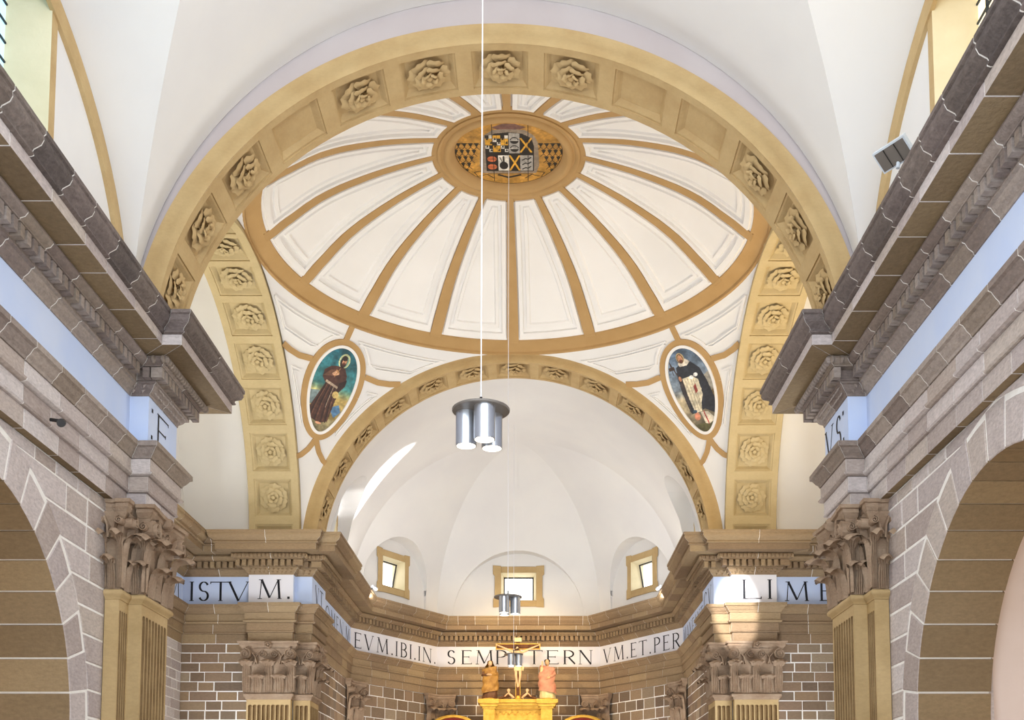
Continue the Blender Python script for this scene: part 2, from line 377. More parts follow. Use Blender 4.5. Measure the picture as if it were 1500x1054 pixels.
# nave vault with lunettes
def barrel_z(x, R=4.9, zs=6.3, h=4.95): return zs + h*sqrt(max(0, 1-(x/R)**2))
ceil = thing('ceiling', (0, 8, 11), kind='structure')
LA, LH, LZ, CY = 3.9, 3.1, 6.5, 10.5
def xg(dy): return 4.9-(1-min(1, dy/LA))*2.3
mb = MB(); mb.sm = True; ys = np.linspace(2.5, 14.33, 60)
rows = []
for y in ys:
    dy = abs(y-CY); xe = xg(dy) if dy < LA else 4.9; a = math.acos(min(1, xe/4.9))
    rows.append([(4.9*cos(t), y, 6.3+4.95*sin(t)) for t in np.linspace(a, pi-a, 49)])
mb.grid(rows); mb.build('barrel_vault', 'white', ceil)
for s in (-1, 1):
    mb = MB(); mb.sm = True; rows = []
    for dy in np.linspace(-LA, LA, 61):
        y = CY+dy; x1 = xg(abs(dy)); z1 = barrel_z(x1); z0 = LZ+LH*sqrt(max(0, 1-(dy/LA)**2))
        rows.append([(s*(XW+(x1-XW)*t), y, z0+(z1-z0)*(1-(1-t)**1.3)) for t in np.linspace(0, 1, 7)])
    mb.grid(rows); mb.build('lunette_vault', 'white', ceil)
    mb = MB(); rows = []
    for dy in np.linspace(-LA, LA, 61):
        y = CY+dy; k = sqrt(max(0, 1-(dy/LA)**2)); dyi = dy*(1-.26/LA); z0 = LZ+LH*k; z2 = LZ+(LH-.26)*k
        rows.append([(s*XW, y, z0), (s*(XW-.05), y, z0), (s*(XW-.05), CY+dyi, z2), (s*XW, CY+dyi, z2)])
    mb.grid(rows); mb.build('wall_arch', 'gold', ceil, label='ochre band along the edge of the lunette')
# end wall of the nave above the crossing arch
end = thing('wall_front', (0, 14.35, 6.3), kind='structure')
RAO, RAI, KA = 4.866, 4.552, .941
mb = MB(); N_ = 64
rows = [[((RAO-.03)*cos(t), 14.36, ZS+KA*(RAO-.03)*sin(t)), (5.4*cos(t), 14.36, 6.3+5.6*sin(t))] for t in np.linspace(0, pi, N_)]
mb.grid(rows); mb.build('lunette_wall', mat('lilac_grey_plaster', (188,178,178), (196,188,188), .8, .9, .1, 5), end)

# ------------------------------------------------------------------ entablature
path = [(-4.85, 2.6), (-4.85, 14.35), (-4.6, 14.35), (-4.6, 15.5), (-5.95, 15.5), (-5.95, 15.72), (-7.43, 15.72), (-7.43, 24.92), (-5.9, 24.92), (-5.9, 24.7),
        (-4.9, 24.7), (-4.9, 24.9), (-4.52, 24.9), (-4.52, 26.5), (-4.68, 26.5), (-4.68, 31.25), (-2.54, 34.6)]
path = path + [(-x, y) for x, y in path[::-1]]
TR = [thing('trim_%d' % (k+1), p, kind='structure') for k, p in enumerate([(-4.85, 10, ZA), (-7, 20, ZA), (0, 33, ZA), (7, 20, ZA), (4.85, 10, ZA)])]
ns = len(path)-1
def tr(i): return TR[0 if i < 4 else 1 if i < 12 else 2 if i < ns-12 else 3 if i < ns-4 else 4]
def cm(i): return 'corn' if (i < 5 or i >= ns-5) else 'cornf'
def am(i): return 'stone' if (i < 5 or i >= ns-5) else 'cornf'
run(tr, path, [(B, 4.17), (0, 4.17), (0, 4.385), (B, 4.385)], am, 'architrave_stone', .75)
run(tr, path, [(B, 4.39), (.03, 4.39), (.045, 4.41), (.03, 4.43), (.03, 4.6), (B, 4.6)], am, 'architrave_stone', .8)
run(tr, path, [(B, 4.605), (.055, 4.605), (.09, 4.62), (.10, 4.645), (.065, 4.66), (.065, 4.825), (B, 4.825)], am, 'architrave_stone', .78)
run(tr, path, [(B, 4.83), (.08, 4.83), (.09, 4.86), (.12, 4.89), (.16, 4.95), (.19, 4.965), (.19, 5.03), (B, 5.03)], cm, 'architrave_stone', .62)
run(tr, path, [(B, 5.0), (0, 5.0), (0, 5.7), (B, 5.7)], lambda i: 'frieze' if (i < 8 or i >= ns-8 or i in (10, 11, 12, 13, 14, ns-11, ns-12, ns-13, ns-14, ns-15)) else 'frieze2', 'frieze', gap=0)
run(tr, path, [(B, 5.69), (.015, 5.69), (.02, 5.72), (.07, 5.76), (.10, 5.81), (.13, 5.82), (.13, 5.845), (B, 5.845)], cm, 'bed_moulding', .62)
run(tr, path, [(B, 5.85), (.13, 5.85), (.13, 5.99), (B, 5.99)], cm, 'dentil_course', 1.2)
run(tr, path, [(B, 5.995), (.25, 5.995), (.25, 6.015), (.30, 6.03), (.33, 6.07), (.32, 6.105), (.28, 6.12), (B, 6.12)], cm, 'torus_moulding', .62, smooth=True)
run(tr, path, [(B, 6.122), (.61, 6.122), (.61, 6.255), (B, 6.255)], am, 'corona_stone', .8)
for o in list(COL.objects):      # undersides take the browner stone
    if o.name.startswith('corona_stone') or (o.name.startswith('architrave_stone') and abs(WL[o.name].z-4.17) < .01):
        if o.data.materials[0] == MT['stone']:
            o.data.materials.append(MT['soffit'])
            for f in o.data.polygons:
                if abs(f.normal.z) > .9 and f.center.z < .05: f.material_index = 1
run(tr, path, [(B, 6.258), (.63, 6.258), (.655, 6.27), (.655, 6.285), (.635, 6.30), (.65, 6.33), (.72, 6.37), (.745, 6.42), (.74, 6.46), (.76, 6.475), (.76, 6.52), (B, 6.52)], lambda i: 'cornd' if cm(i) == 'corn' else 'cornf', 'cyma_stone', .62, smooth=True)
ms = miters(path)
for i in range(ns):              # dentils and the egg-and-dart on the projecting blocks
    A, Bp = Vector(path[i]), Vector(path[i+1]); d = Bp-A; L = d.length; d.normalize(); nrm = Vector((d.y, -d.x))
    s0 = (ms[i]*.24).dot(d); s1 = L+(ms[i+1]*.24).dot(d)
    if 4 <= i < 7 or ns-7 <= i < ns-4: continue
    if i in (0, ns-1): s0, s1 = (max(s0, 5.2), s1) if i == 0 else (s0, min(s1, L-5.2))
    n = int((s1-s0)/.147); 
    if n < 1: continue
    st = (s1-s0-.06)/n
    for k in range(n+ (1 if (s1-s0) > .5 else 0)):
        s = s0+.0+st*k
        if s+.09 > s1+.02: continue
        MB().obox((A.x, A.y, 0), (d.x, d.y, 0), (0, 0, 1), (nrm.x, nrm.y, 0), (s, s+.09), (5.852, 5.985), (.1, .245)).build('dentil', cm(i), tr(i))
    if i in (1, 2, 9, 10, 11, 12, ns-10, ns-11, ns-12, ns-13, ns-2, ns-3):
        mb = MB(); mb.sm = True; s0 = (ms[i]*.34).dot(d); s1 = L+(ms[i+1]*.34).dot(d); n = max(1, int((s1-s0)/.085))
        for k in range(n):
            s = s0+(k+.5)*(s1-s0)/n; c = A+d*s+nrm*.315
            rows = []
            for u in range(6):
                ph = pi*u/5; rows.append([(c.x+d.x*.034*sin(ph)*cos(q)+nrm.x*.05*sin(ph)*sin(q), c.y+d.y*.034*sin(ph)*cos(q)+nrm.y*.05*sin(ph)*sin(q), 6.06+.055*cos(ph)) for q in np.linspace(0, 2*pi, 7)[:-1]])
            mb.grid(rows, True)
        mb.build('egg_and_dart', cm(i), tr(i), kind='stuff')
        mb = MB(); n = max(1, int(L/.1))
        for k in range(n):
            s = (k+.5)*L/n
            for (pz, pp) in ((5.735, .05), (5.785, .10)):
                c = A+d*(s+(.03 if pz > 5.75 else 0))+nrm*pp
                mb.add([(c.x-d.x*.035, c.y-d.y*.035, pz+.03), (c.x+d.x*.035, c.y+d.y*.035, pz+.03), (c.x+nrm.x*.03, c.y+nrm.y*.03, pz-.035), (c.x+nrm.x*.035, c.y+nrm.y*.035, pz+.01)], [(0, 3, 1), (0, 2, 3), (1, 3, 2)])
        mb.build('carved_foliage', cm(i), tr(i), kind='stuff')
        for sl in (0,):
            mb = MB(); c = A+nrm*.0+d*.0
# ------------------------------------------------------------------ painted inscription on the frieze
T_, t_, sf = .115, .045, .035
def stem(x, y0=0, y1=1, w=T_, a=True, b=True):
    r = [('l', x, y0, x, y1, w)]
    if a: r.append(('s', x, y0+.015))
    if b: r.append(('s', x, y1-.015))
    return r
GL = {
 'I': (.16, stem(.5)),
 'E': (.56, stem(.16)+[('l', .1, .975, .95, .975, t_), ('l', .1, .52, .75, .52, t_), ('l', .1, .025, 1, .025, t_), ('l', .95, .9, .95, 1, t_), ('l', 1, 0, 1, .11, t_), ('l', .75, .46, .75, .58, t_)]),
 'L': (.56, stem(.16)+[('l', .1, .025, 1, .025, t_), ('l', 1, 0, 1, .12, t_)]),
 'T': (.72, stem(.5, b=False)+[('l', 0, .975, 1, .975, t_), ('l', 0, .88, 0, 1, t_), ('l', 1, .88, 1, 1, t_)]),
 'V': (.8, [('l', .08, 1, .5, 0, T_), ('l', .5, 0, .92, 1, t_), ('s', .08, .985), ('s', .92, .985)]),
 'M': (1.05, [('l', .1, 0, .16, 1, t_), ('l', .16, 1, .5, .06, T_), ('l', .5, .06, .84, 1, t_), ('l', .84, 1, .9, 0, T_), ('s', .1, .015), ('s', .9, .015), ('s', .14, .985), ('s', .86, .985)]),
 'N': (.85, [('l', .1, 0, .1, 1, t_), ('l', .1, 1, .9, 0, T_), ('l', .9, 0, .9, 1, t_), ('s', .1, .015), ('s', .1, .985), ('s', .9, .985)]),
 'A': (.8, [('l', .08, 0, .5, 1, t_), ('l', .5, 1, .92, 0, T_), ('l', .25, .38, .75, .38, t_), ('s', .08, .015), ('s', .92, .015)]),
 'O': (.9, [('a', .5, .5, .44, .48, 0, 360)]),
 'C': (.75, [('a', .56, .5, .46, .48, 45, 315), ('l', .9, .74, .9, .92, t_)]),
 'S': (.55, [('a', .5, .74, .36, .24, 20, 270), ('a', .5, .26, .38, .24, -200+40+0, 90)]),
 'P': (.6, stem(.18)+[('a', .42, .74, .5, .24, -90, 90), ('l', .18, .98, .45, .98, t_), ('l', .18, .5, .45, .5, t_)]),
 'R': (.7, stem(.16)+[('a', .4, .74, .42, .24, -90, 90), ('l', .16, .98, .42, .98, t_), ('l', .16, .5, .42, .5, t_), ('l', .45, .5, .95, .02, T_)]),
 'B': (.62, stem(.18)+[('a', .42, .75, .42, .23, -90, 90), ('a', .42, .27, .5, .25, -90, 90), ('l', .18, .98, .45, .98, t_), ('l', .18, .52, .45, .52, t_), ('l', .18, .02, .45, .02, t_)]),
 '.': (.14, [('d', .5, .06)]), ':': (.14, [('d', .5, .12), ('d', .5, .9)]),
}
def letter(ch, parent, A, d, nrm, s, w, z, h):
    mb = MB(); k = [0]
    P = lambda x, y: (A.x+d.x*(s+x)+nrm.x*(.004+k[0]), A.y+d.y*(s+x)+nrm.y*(.004+k[0]), z+y)
    def band(pts, ws):
        k[0] += .0003; rows = []
        for i, p in enumerate(pts):
            a = pts[max(i-1, 0)]; b = pts[min(i+1, len(pts)-1)]; dx, dy = b[0]-a[0], b[1]-a[1]; l = hypot(dx, dy) or 1
            nx, ny = -dy/l*ws[i]/2, dx/l*ws[i]/2; rows.append([P(p[0]+nx, p[1]+ny), P(p[0]-nx, p[1]-ny)])
        mb.grid(rows)
    for g in GL[ch][1]:
        if g[0] == 'l': band([(g[1]*w, g[2]*h), (g[3]*w, g[4]*h)], [g[5]*h]*2)
        elif g[0] == 's': band([(g[1]*w-.11*h, g[2]*h), (g[1]*w+.11*h, g[2]*h)], [sf*h]*2)
        elif g[0] == 'd': band([(g[1]*w-.06*h, g[2]*h), (g[1]*w+.06*h, g[2]*h)], [.12*h]*2)
        else:
            n = 18; an = [radians(g[5]+(g[6]-g[5])*i/n) for i in range(n+1)]
            band([(g[1]*w+g[3]*w*cos(a), g[2]*h+g[4]*h*sin(a)) for a in an], [(t_+(T_-t_)*abs(cos(a)))*h for a in an])
    return mb.build('letter', 'ink', parent)
def inscribe(i, items, z=5.14, h=.44, n=0):   # items: (character, start, width) measured along path segment i
    A = Vector(path[i]); d = (Vector(path[i+1])-A).normalized(); nrm = Vector((d.y, -d.x))
    for ch, s, w in items: letter(ch, tr(i), A, d, nrm, s, w, z, h)
def spread(i, text, s0, s1, z=5.14, h=.44):
    ws = [GL[c][0] if c != ' ' else .3 for c in text]; gap = .26; tot = sum(ws)+gap*(len(ws)-1); k = (s1-s0)/tot; s = s0; it = []
    for c, w in zip(text, ws):
        if c != ' ': it.append((c, s, w*k))
        s += (w+gap)*k
    inscribe(i, it, z, h)
M0 = ns-1
inscribe(2, [(':', .1, .07), ('E', .3, .5)], 5.13, .46)
inscribe(ns-3, [('V', .02, .42), ('S', .58, .25), (':', .9, .07)], 5.13, .46)
spread(6+0, 'M', .1, .6) if False else None
inscribe(6, [('M', 9.2-1.05, .8)])
inscribe(7, [('I', .15, .09), ('S', .34, .25), ('T', .62, .45), ('V', 1.0, .5)])
inscribe(9, [('M', .2, .55), ('.', .86, .07)])
spread(12, 'VT.', .35, 1.5)
spread(14, 'NOMEN.M', .2, 4.5)
spread(16-0, 'EVM.IBI.IN.', .12, 3.85) if False else None
mid = ns//2
spread(mid-1, 'EVM.IBI.IN.', .15, 3.9)
inscribe(mid, [('S', .32, .26), ('E', .76, .32), ('M', 1.2, .56), ('P', 1.82, .36), ('I', 2.36, .07), ('T', 2.78, .5), ('E', 3.4, .38), ('R', 3.92, .4), ('N', 4.42, .42)])
spread(mid+1, 'VM.ET.PER', .18, 3.85)
spread(ns-1-14, 'MANEANT.O', .15, 4.5)
spread(ns-1-12, 'CV', .2, 1.3)
inscribe(ns-1-9, [('L', .2, .45), ('I', .8, .09)])
inscribe(ns-1-7, [('M', .22, .56), ('E', 1.0, .36)])

# ------------------------------------------------------------------ fluted pilasters with carved capitals
def fluted(parent, p0, p1, z0, z1, nfl, margin, m='shaft', name='shaft'):
    fr, L = frame_of(p0, p1); O, U, V, N = fr; mb = MB()
    zt = z1-.16; fl = (L-2*margin)/nfl; r = fl*.41; xs = [0]
    us = [0.0]
    for k in range(nfl):
        c = margin+(k+.5)*fl; us += [c+r*q for q in (-1, -.98, -.75, -.4, 0, .4, .75, .98, 1)]
    us.append(L); zz = [z0, zt-r]+[zt-r+r*sin(a) for a in (.4, .8, 1.2, 1.45, pi/2)]+[z1]
    def dep(u, z):
        c = margin+(min(max(int((u-margin)/fl), 0), nfl-1)+.5)*fl; x = abs(u-c)/r
        y = max(0, (z-(zt-r))/r); q = x*x+y*y
        return -1.5*r*sqrt(1-q)**.7 if q < 1 else 0
    mb.grid([[O+U*u+V*z+N*dep(u, z) for u in us] for z in zz]); o = mb.build(name, m, parent)
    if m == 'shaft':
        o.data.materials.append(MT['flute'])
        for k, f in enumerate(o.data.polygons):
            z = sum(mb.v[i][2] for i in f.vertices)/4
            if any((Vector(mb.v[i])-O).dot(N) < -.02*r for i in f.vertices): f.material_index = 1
    return o
def leaf(mb, O, U, V, N, u, z, w, h, out, tip=.3, lobes=3):
    nu, nv = 8, 15; rows = []; R_ = out*.42
    for j in range(nv):
        t = j/(nv-1); row = []
        if t < .6: q_ = t/.6; zz = (h-R_)*q_; oo = .035+.05*q_**2
        else: a = (t-.6)/.4*pi*.86; zz = h-R_+R_*sin(a); oo = .085+R_*1.35*(1-cos(a))
        prof = (.50+.10*sin(q_*pi)) if t < .6 else .55+.5*sin(min(1, (t-.6)/.3)*pi/2)
        if t > .9: prof *= 1-(t-.9)/.1*.45
        wv = w/2*prof*(1+(.07 if j % 2 else -.03))
        for i in range(nu+1):
            q = i/nu*2-1; rib = .014*(1 if i % 2 else -1)*(1 if t < .6 else .4)
            row.append(O+U*(u+q*wv)+V*(z+zz-(.045*q*q if t > .6 else 0))+N*(oo*(1-.10*q*q)+rib+.012*(1-abs(q))))
        rows.append(row)
    mb.grid(rows)
def volute(mb, O, U, V, N, u, z, r, n0, n1, dirn=1, turns=1.9):
    pts = []; n = int(22*turns)
    for i in range(n+1):
        a = -pi/2*dirn*0+i/n*turns*2*pi; rr = r*(1-.86*i/n); pts.append((u+dirn*rr*cos(a+pi/2)*-1, z+rr*sin(a+pi/2), max(.016, r*.17*(1-.55*i/n))))
    rows = []
    for i, (x, y, w) in enumerate(pts):
        a = pts[max(i-1, 0)]; b = pts[min(i+1, len(pts)-1)]; dx, dy = b[0]-a[0], b[1]-a[1]; l = hypot(dx, dy) or 1; nx, ny = -dy/l*w/2, dx/l*w/2
        P = lambda sx, d: O+U*(x+nx*sx)+V*(y+ny*sx)+N*d
        rows.append([P(1, n0), P(1, n1-.01), P(.5, n1), P(-.5, n1), P(-1, n1-.01), P(-1, n0)])
    mb.grid(rows)
    # dished ground behind the scroll
    k = 14; mb.add([O+U*(u+r*.96*cos(2*pi*i/k))+V*(z+r*.96*sin(2*pi*i/k))+N*(n1-.045) for i in range(k)]+[O+U*(u+r*.96*cos(2*pi*i/k))+V*(z+r*.96*sin(2*pi*i/k))+N*n0 for i in range(k)],
        [tuple(range(k))]+[(i, k+i, k+(i+1)%k, (i+1)%k) for i in range(k)])
def stalk(mb, O, U, V, N, pts, w, n0, n1):
    rows = []
    for i, (x, y) in enumerate(pts):
        a = pts[max(i-1, 0)]; b = pts[min(i+1, len(pts)-1)]; dx, dy = b[0]-a[0], b[1]-a[1]; l = hypot(dx, dy) or 1; nx, ny = -dy/l*w/2, dx/l*w/2
        rows.append([O+U*(x+nx*q)+V*(y+ny*q)+N*d for q, d in ((1, n0), (.6, n1), (-.6, n1), (-1, n0))])
    mb.grid(rows)
def capital(parent, p0, p1, z0=3.03, z1=4.17, m='cap', full=True, flare=.16, nl=None, abm='cap'):
    """carved leaf capital on the wall face from p0 to p1 (room on the right hand)"""
    fr, L = frame_of(p0, p1); O, U, V, N = fr; H = z1-z0; z = z0; cx = L/2
    parent = thing('capital', (p0[0], p0[1], z0), parent=parent)
    bell = MB(); bell.grid([[O+U*(-e)+V*(z+H*t)+N*(-.02), O+U*(-e)+V*(z+H*t)+N*e2, O+U*(L+e)+V*(z+H*t)+N*e2, O+U*(L+e)+V*(z+H*t)+N*(-.02)] for t, e, e2 in ((0, 0, .0), (.5, .01, .015), (.75, .04, .05), (.86, .09, .10))])
    bell.build('bell', m, parent)
    ab = MB(); rows = []
    for t, e in ((.86, flare*.72), (.90, flare*.95), (.915, flare*1.05), (.955, flare*1.05), (.96, flare*1.3), (1.0, flare*1.35)):
        rows.append([O+U*(-e)+V*(z+H*t)+N*(-.05), O+U*(-e)+V*(z+H*t)+N*e]+[O+U*(L*q)+V*(z+H*t)+N*(e-.35*flare*sin(pi*q)) for q in (.25, .5, .75)]+[O+U*(L+e)+V*(z+H*t)+N*e, O+U*(L+e)+V*(z+H*t)+N*(-.05)])
    ab.grid(rows); r0 = rows[-1]; n = len(r0); ab.f.append(tuple(range(len(ab.v)-n, len(ab.v)))); ab.f.append(tuple(range(n-1, -1, -1))); ab.build('abacus', abm, parent)
    k = max(1, round(L/.5)) if nl is None else nl
    for j in range(k):           # lower leaves
        mb = MB(); mb.sm = True; leaf(mb, O, U, V, N, L*(j+.5)/k, z, min(L/k*.8, .36), H*.36, .19); mb.build('leaf', m, parent)
    for j in range(k+1):         # upper leaves, one wrapped at each corner
        mb = MB(); mb.sm = True; leaf(mb, O, U, V, N, L*j/k, z+.02, min(L/k*.72, .33), H*.62, .26); mb.build('leaf', m, parent)
    r = min(.125, L*.24)
    for s_, u in ((1, -flare*.35), (-1, L+flare*.35)):
        mb = MB(); volute(mb, O, U, V, N, u+s_*r*.35, z+H*.745, r, .02, .2, s_)
        stalk(mb, O, U, V, N, [(u+s_*r*.35, z+H*.745+r*.95), (u+s_*r*1.2, z+H*.80), (u+s_*r*2.0, z+H*.70), (u+s_*r*2.3, z+H*.56)], .035, .03, .13); mb.build('volute', m, parent)
        if L > .7:
            mb = MB(); volute(mb, O, U, V, N, cx-s_*r*.95, z+H*.755, r*.72, .02, .12, -s_)
            stalk(mb, O, U, V, N, [(cx-s_*r*.95, z+H*.755+r*.7), (cx-s_*r*1.7, z+H*.79), (cx-s_*r*2.3, z+H*.68), (cx-s_*r*2.4, z+H*.56)], .03, .03, .1); mb.build('volute', m, parent)
    if L > .5:                   # flower on the abacus
        mb = MB(); mb.sm = True; C = O+U*cx+V*(z+H*.93)+N*(flare*.85); R_ = .085
        mb.grid([[C+(U*cos(a)+V*sin(a))*(R_*rr*(1+.16*cos(5*a)))+N*dd for a in np.linspace(0, 2*pi, 25)[:-1]] for rr, dd in ((1, -.03), (.95, .04), (.6, .075), (.4, .04), (.25, .06), (.02, .065))], True); mb.build('flower', abm, parent)
def shaft_box(parent, p0, p1, z0, z1, m='shaft'):
    fr, L = frame_of(p0, p1); O, U, V, N = fr; MB().quad(O+V*z0, O+U*L+V*z0, O+U*L+V*z1, O+V*z1).build('shaft_side', m, parent)
def flip(s, *ps): return [((s*-1)*x, y) for x, y in ps] if False else ps
def seg(s, a, b):                # a,b given for the left side (walking away from the viewer); mirrored for the right
    return (a, b) if s < 0 else ((-b[0], b[1]), (-a[0], a[1]))
ZB, ZC = FLOOR, 2.93
for s, side in ((-1, 'left'), (1, 'right')):
    X = lambda x, y: (x, y)
    near = thing('pilaster', (s*4.75, 14.6, FLOOR), 'ochre fluted pilaster pair with a carved leaf capital at the %s end of the nave' % side, 'pilaster', 'crossing pilasters')
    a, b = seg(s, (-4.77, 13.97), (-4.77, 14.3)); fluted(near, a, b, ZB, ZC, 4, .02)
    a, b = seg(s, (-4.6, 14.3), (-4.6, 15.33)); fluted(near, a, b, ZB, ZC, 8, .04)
    for q in (((-4.95, 13.97), (-4.77, 13.97)), ((-4.77, 14.3), (-4.6, 14.3)), ((-4.6, 15.33), (-4.78, 15.33)), ((-4.78, 15.33), (-4.78, 15.51)), ((-4.78, 15.51), (-5.95, 15.51))):
        a, b = seg(s, *q); shaft_box(near, a, b, ZB, ZC)
    pp = [(-4.95, 13.97), (-4.77, 13.97), (-4.77, 14.3), (-4.6, 14.3), (-4.6, 15.33), (-4.95, 15.33)]
    if s > 0: pp = [(-x, y) for x, y in pp[::-1]]
    run(lambda i: near, pp, [(-.02, 2.90), (.012, 2.905), (.018, 2.93), (.05, 2.955), (.06, 2.975), (.06, 3.0), (.045, 3.02), (.015, 3.03), (-.02, 3.035)], lambda i: 'shaft', 'astragal', gap=0, smooth=True)
    a, b = seg(s, (-4.6, 14.3), (-4.6, 15.33)); capital(near, a, b, flare=.15, nl=2)
    a, b = seg(s, (-4.80, 14.3), (-4.57, 14.3)); capital(near, a, b, flare=.12, nl=1)
    a, b = seg(s, (-4.77, 13.99), (-4.77, 14.28)); capital(near, a, b, flare=.11, nl=1)
    a, b = seg(s, (-4.97, 13.97), (-4.76, 13.97)); capital(near, a, b, flare=.10, nl=1)
    # crossing pier on the far side
    far = thing('pilaster', (s*5.3, 24.8, FLOOR), 'ochre fluted corner pilasters with scrolled capitals on the %s pier before the altar' % side, 'pilaster', 'crossing pilasters')
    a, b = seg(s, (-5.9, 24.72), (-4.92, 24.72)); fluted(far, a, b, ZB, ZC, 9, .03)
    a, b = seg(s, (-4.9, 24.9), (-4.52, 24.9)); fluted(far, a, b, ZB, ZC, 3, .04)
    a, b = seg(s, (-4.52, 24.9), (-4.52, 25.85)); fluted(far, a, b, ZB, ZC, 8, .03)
    for q in (((-5.9, 24.95), (-5.9, 24.72)), ((-4.92, 24.72), (-4.92, 24.92)), ((-4.52, 25.85), (-4.75, 25.85))):
        a, b = seg(s, *q); shaft_box(far, a, b, ZB, ZC)
    pp = [(-5.95, 24.92), (-5.9, 24.72), (-4.92, 24.72), (-4.92, 24.9), (-4.52, 24.9), (-4.52, 25.85), (-4.75, 25.85)]
    if s > 0: pp = [(-x, y) for x, y in pp[::-1]]
    run(lambda i: far, pp, [(-.02, 2.88), (.015, 2.885), (.03, 2.93), (.07, 2.96), (.07, 3.0), (.03, 3.03), (-.02, 3.035)], lambda i: 'cap', 'astragal', gap=0, smooth=True)
    a, b = seg(s, (-5.9, 24.72), (-4.92, 24.72)); capital(far, a, b, flare=.14, nl=2)
    a, b = seg(s, (-4.92, 24.9), (-4.52, 24.9)); capital(far, a, b, flare=.12, nl=1)
    a, b = seg(s, (-4.52, 24.95), (-4.52, 25.8)); capital(far, a, b, flare=.13, nl=2)
    # capitals folded into the corners of the chancel
    for (vx, vy), q0, q1, lab in (((-4.66, 31.22), (-4.66, 30.75), (-4.42, 31.6), 'folded carved capital in the %s corner where the chancel wall turns' % side),
                                ((-2.52, 34.55), (-2.77, 34.15), (-2.05, 34.55), 'folded carved capital in the %s corner behind the altarpiece' % side)):
        cp = thing('corner_pilaster', (-s*-1*abs(vx), vy, FLOOR), lab, 'pilaster', 'chancel corner pilasters')
        for q in (((q0), (vx, vy-.02)), ((vx, vy-.02), (q1))):
            a, b = seg(s, *q); capital(cp, a, b, flare=.10, nl=1); fluted(cp, a, b, ZB, ZC, 3, .03, m='cap')
            run(lambda i: cp, [a, b], [(-.02, 2.88), (.03, 2.93), (.06, 2.96), (.06, 3.0), (.03, 3.03), (-.02, 3.035)], lambda i: 'cap', 'astragal', gap=0)

# ------------------------------------------------------------------ coffered arches
def rosette_mesh(name, m):
    mb = MB(); rnd = random.Random(3)
    for rad, n, h0, off in ((1.0, 6, .50, .0), (.70, 5, .80, .5), (.42, 5, 1.05, .2)):
        for k in range(n):
            a0 = 2*pi*(k+off)/n; wd = 2*pi/n*.62; rows = []
            for j in range(7):
                t = j/6; row = []
                for i in range(7):
                    q = i/6*2-1; r = rad*(.12+.88*t)*(1-.12*q*q*t)*(1+.05*cos(q*9)*t); a = a0+q*wd*(.35+.65*t**.6)*(1 if t < .9 else .93)
                    z = h0*(.35+.75*sin(t*pi*.62))-.10*t**3+.12*cos(q*pi)*t+(.10*q)
                    row.append((r*cos(a), r*sin(a), z))
                rows.append(row)
            mb.grid(rows)
    mb.lathe((0, 0, .80), [(.0, .22), (.1, .2), (.15, .1), (.13, 0)], 10)
    me = bpy.data.meshes.new(name); me.from_pydata([Vector(p) for p in mb.v], [], mb.f); me.materials.append(MT[m]); me.shade_smooth(); return me
ROS = rosette_mesh('rosette', 'gold'); ROS2 = rosette_mesh('rosette_pale', 'golds')
def arch(label, axis, sgn, w0, w1, ri, ro, k, cy=0, blanks=(), m='gold', fascia=True, back=True, gsize=.39, ro_t=.06, skip=()):
    """semicircular arch whose soffit spans w0..w1; coffers every 12.6 degrees"""
    def P(th, r, w):
        u = r*sin(th) if abs(th) <= pi/2 else (r if th > 0 else -r); z = ZS+k*r*cos(th) if abs(th) <= pi/2 else ZS-r*(abs(th)-pi/2)
        return Vector((u, w, z)) if axis == 'y' else Vector((w, cy+u, z))
    base = P(0, 0, (w0+w1)/2); base.z = ZS-.3
    ar = thing('coffered_arch', base, label, 'arch', 'coffered arches around the dome')
    ths = np.linspace(-pi/2-.06, pi/2+.06, 121)
    mb = MB(); mb.grid([[P(t, ro, w0+ro_t), P(t, ro, w0), P(t, ri+.16, w0), P(t, ri+.14, w0-.015), P(t, ri, w0-.015), P(t, ri, w0)] for t in ths]); mb.build('fascia', m, ar, smooth=True)
    if back: mb = MB(); mb.grid([[P(t, ri, w1), P(t, ro, w1)] for t in ths]); mb.build('rear_face', m, ar)
    pitch = radians(12.6); wm = (w0+w1)/2; W_ = abs(w1-w0); sg = 1 if w1 > w0 else -1
    h = gsize; hi = h*.77; dd = .10
    for i in range(-7, 8):
        if i in skip: continue
        c = i*pitch
        def Q(a, b, d):          # a metres along the arc, b metres across, d depth into the arch
            return P(c+a/ri, ri+d, wm+sg*b)
        ln = pitch*ri/2; mb = MB()
        def loop(ha, hb, d, n=4):
            pts = []
            for (a0, b0, a1, b1) in ((-ha, -hb, ha, -hb), (ha, -hb, ha, hb), (ha, hb, -ha, hb), (-ha, hb, -ha, -hb)):
                pts += [Q(a0+(a1-a0)*j/n, b0+(b1-b0)*j/n, d) for j in range(n)]
            return pts
        rows = [loop(ln, W_/2, 0), loop(h, h, 0), loop(h, h, .025), loop(h*.93, h*.93, .03), loop(h*.86, h*.86, .06), loop(hi+.02, hi+.02, dd*.8), loop(hi, hi, dd), ]
        mb.grid(rows, True)
        mb.add(loop(hi, hi, dd, 1), [(0, 1, 2, 3)])
        mb.build('coffer', m, ar)
        if i not in blanks:
            o = P(c, ri+dd, wm); nrm = (P(c, 0, wm)-P(c, 1, wm)).normalized(); tw = Vector((0, sg, 0)) if axis == 'y' else Vector((sg, 0, 0)); tt = tw.cross(nrm)
            sz = h*.76; rot = Matrix((tt, tw, nrm)).transposed() @ Matrix.Rotation(random.uniform(0, 1.2), 3, 'Z')
            M = Matrix.Translation(o) @ (rot @ Matrix.Diagonal((sz, sz, .15))).to_4x4()
            inst('rosette', ROS if m == 'gold' else ROS2, M, ar)
    return ar
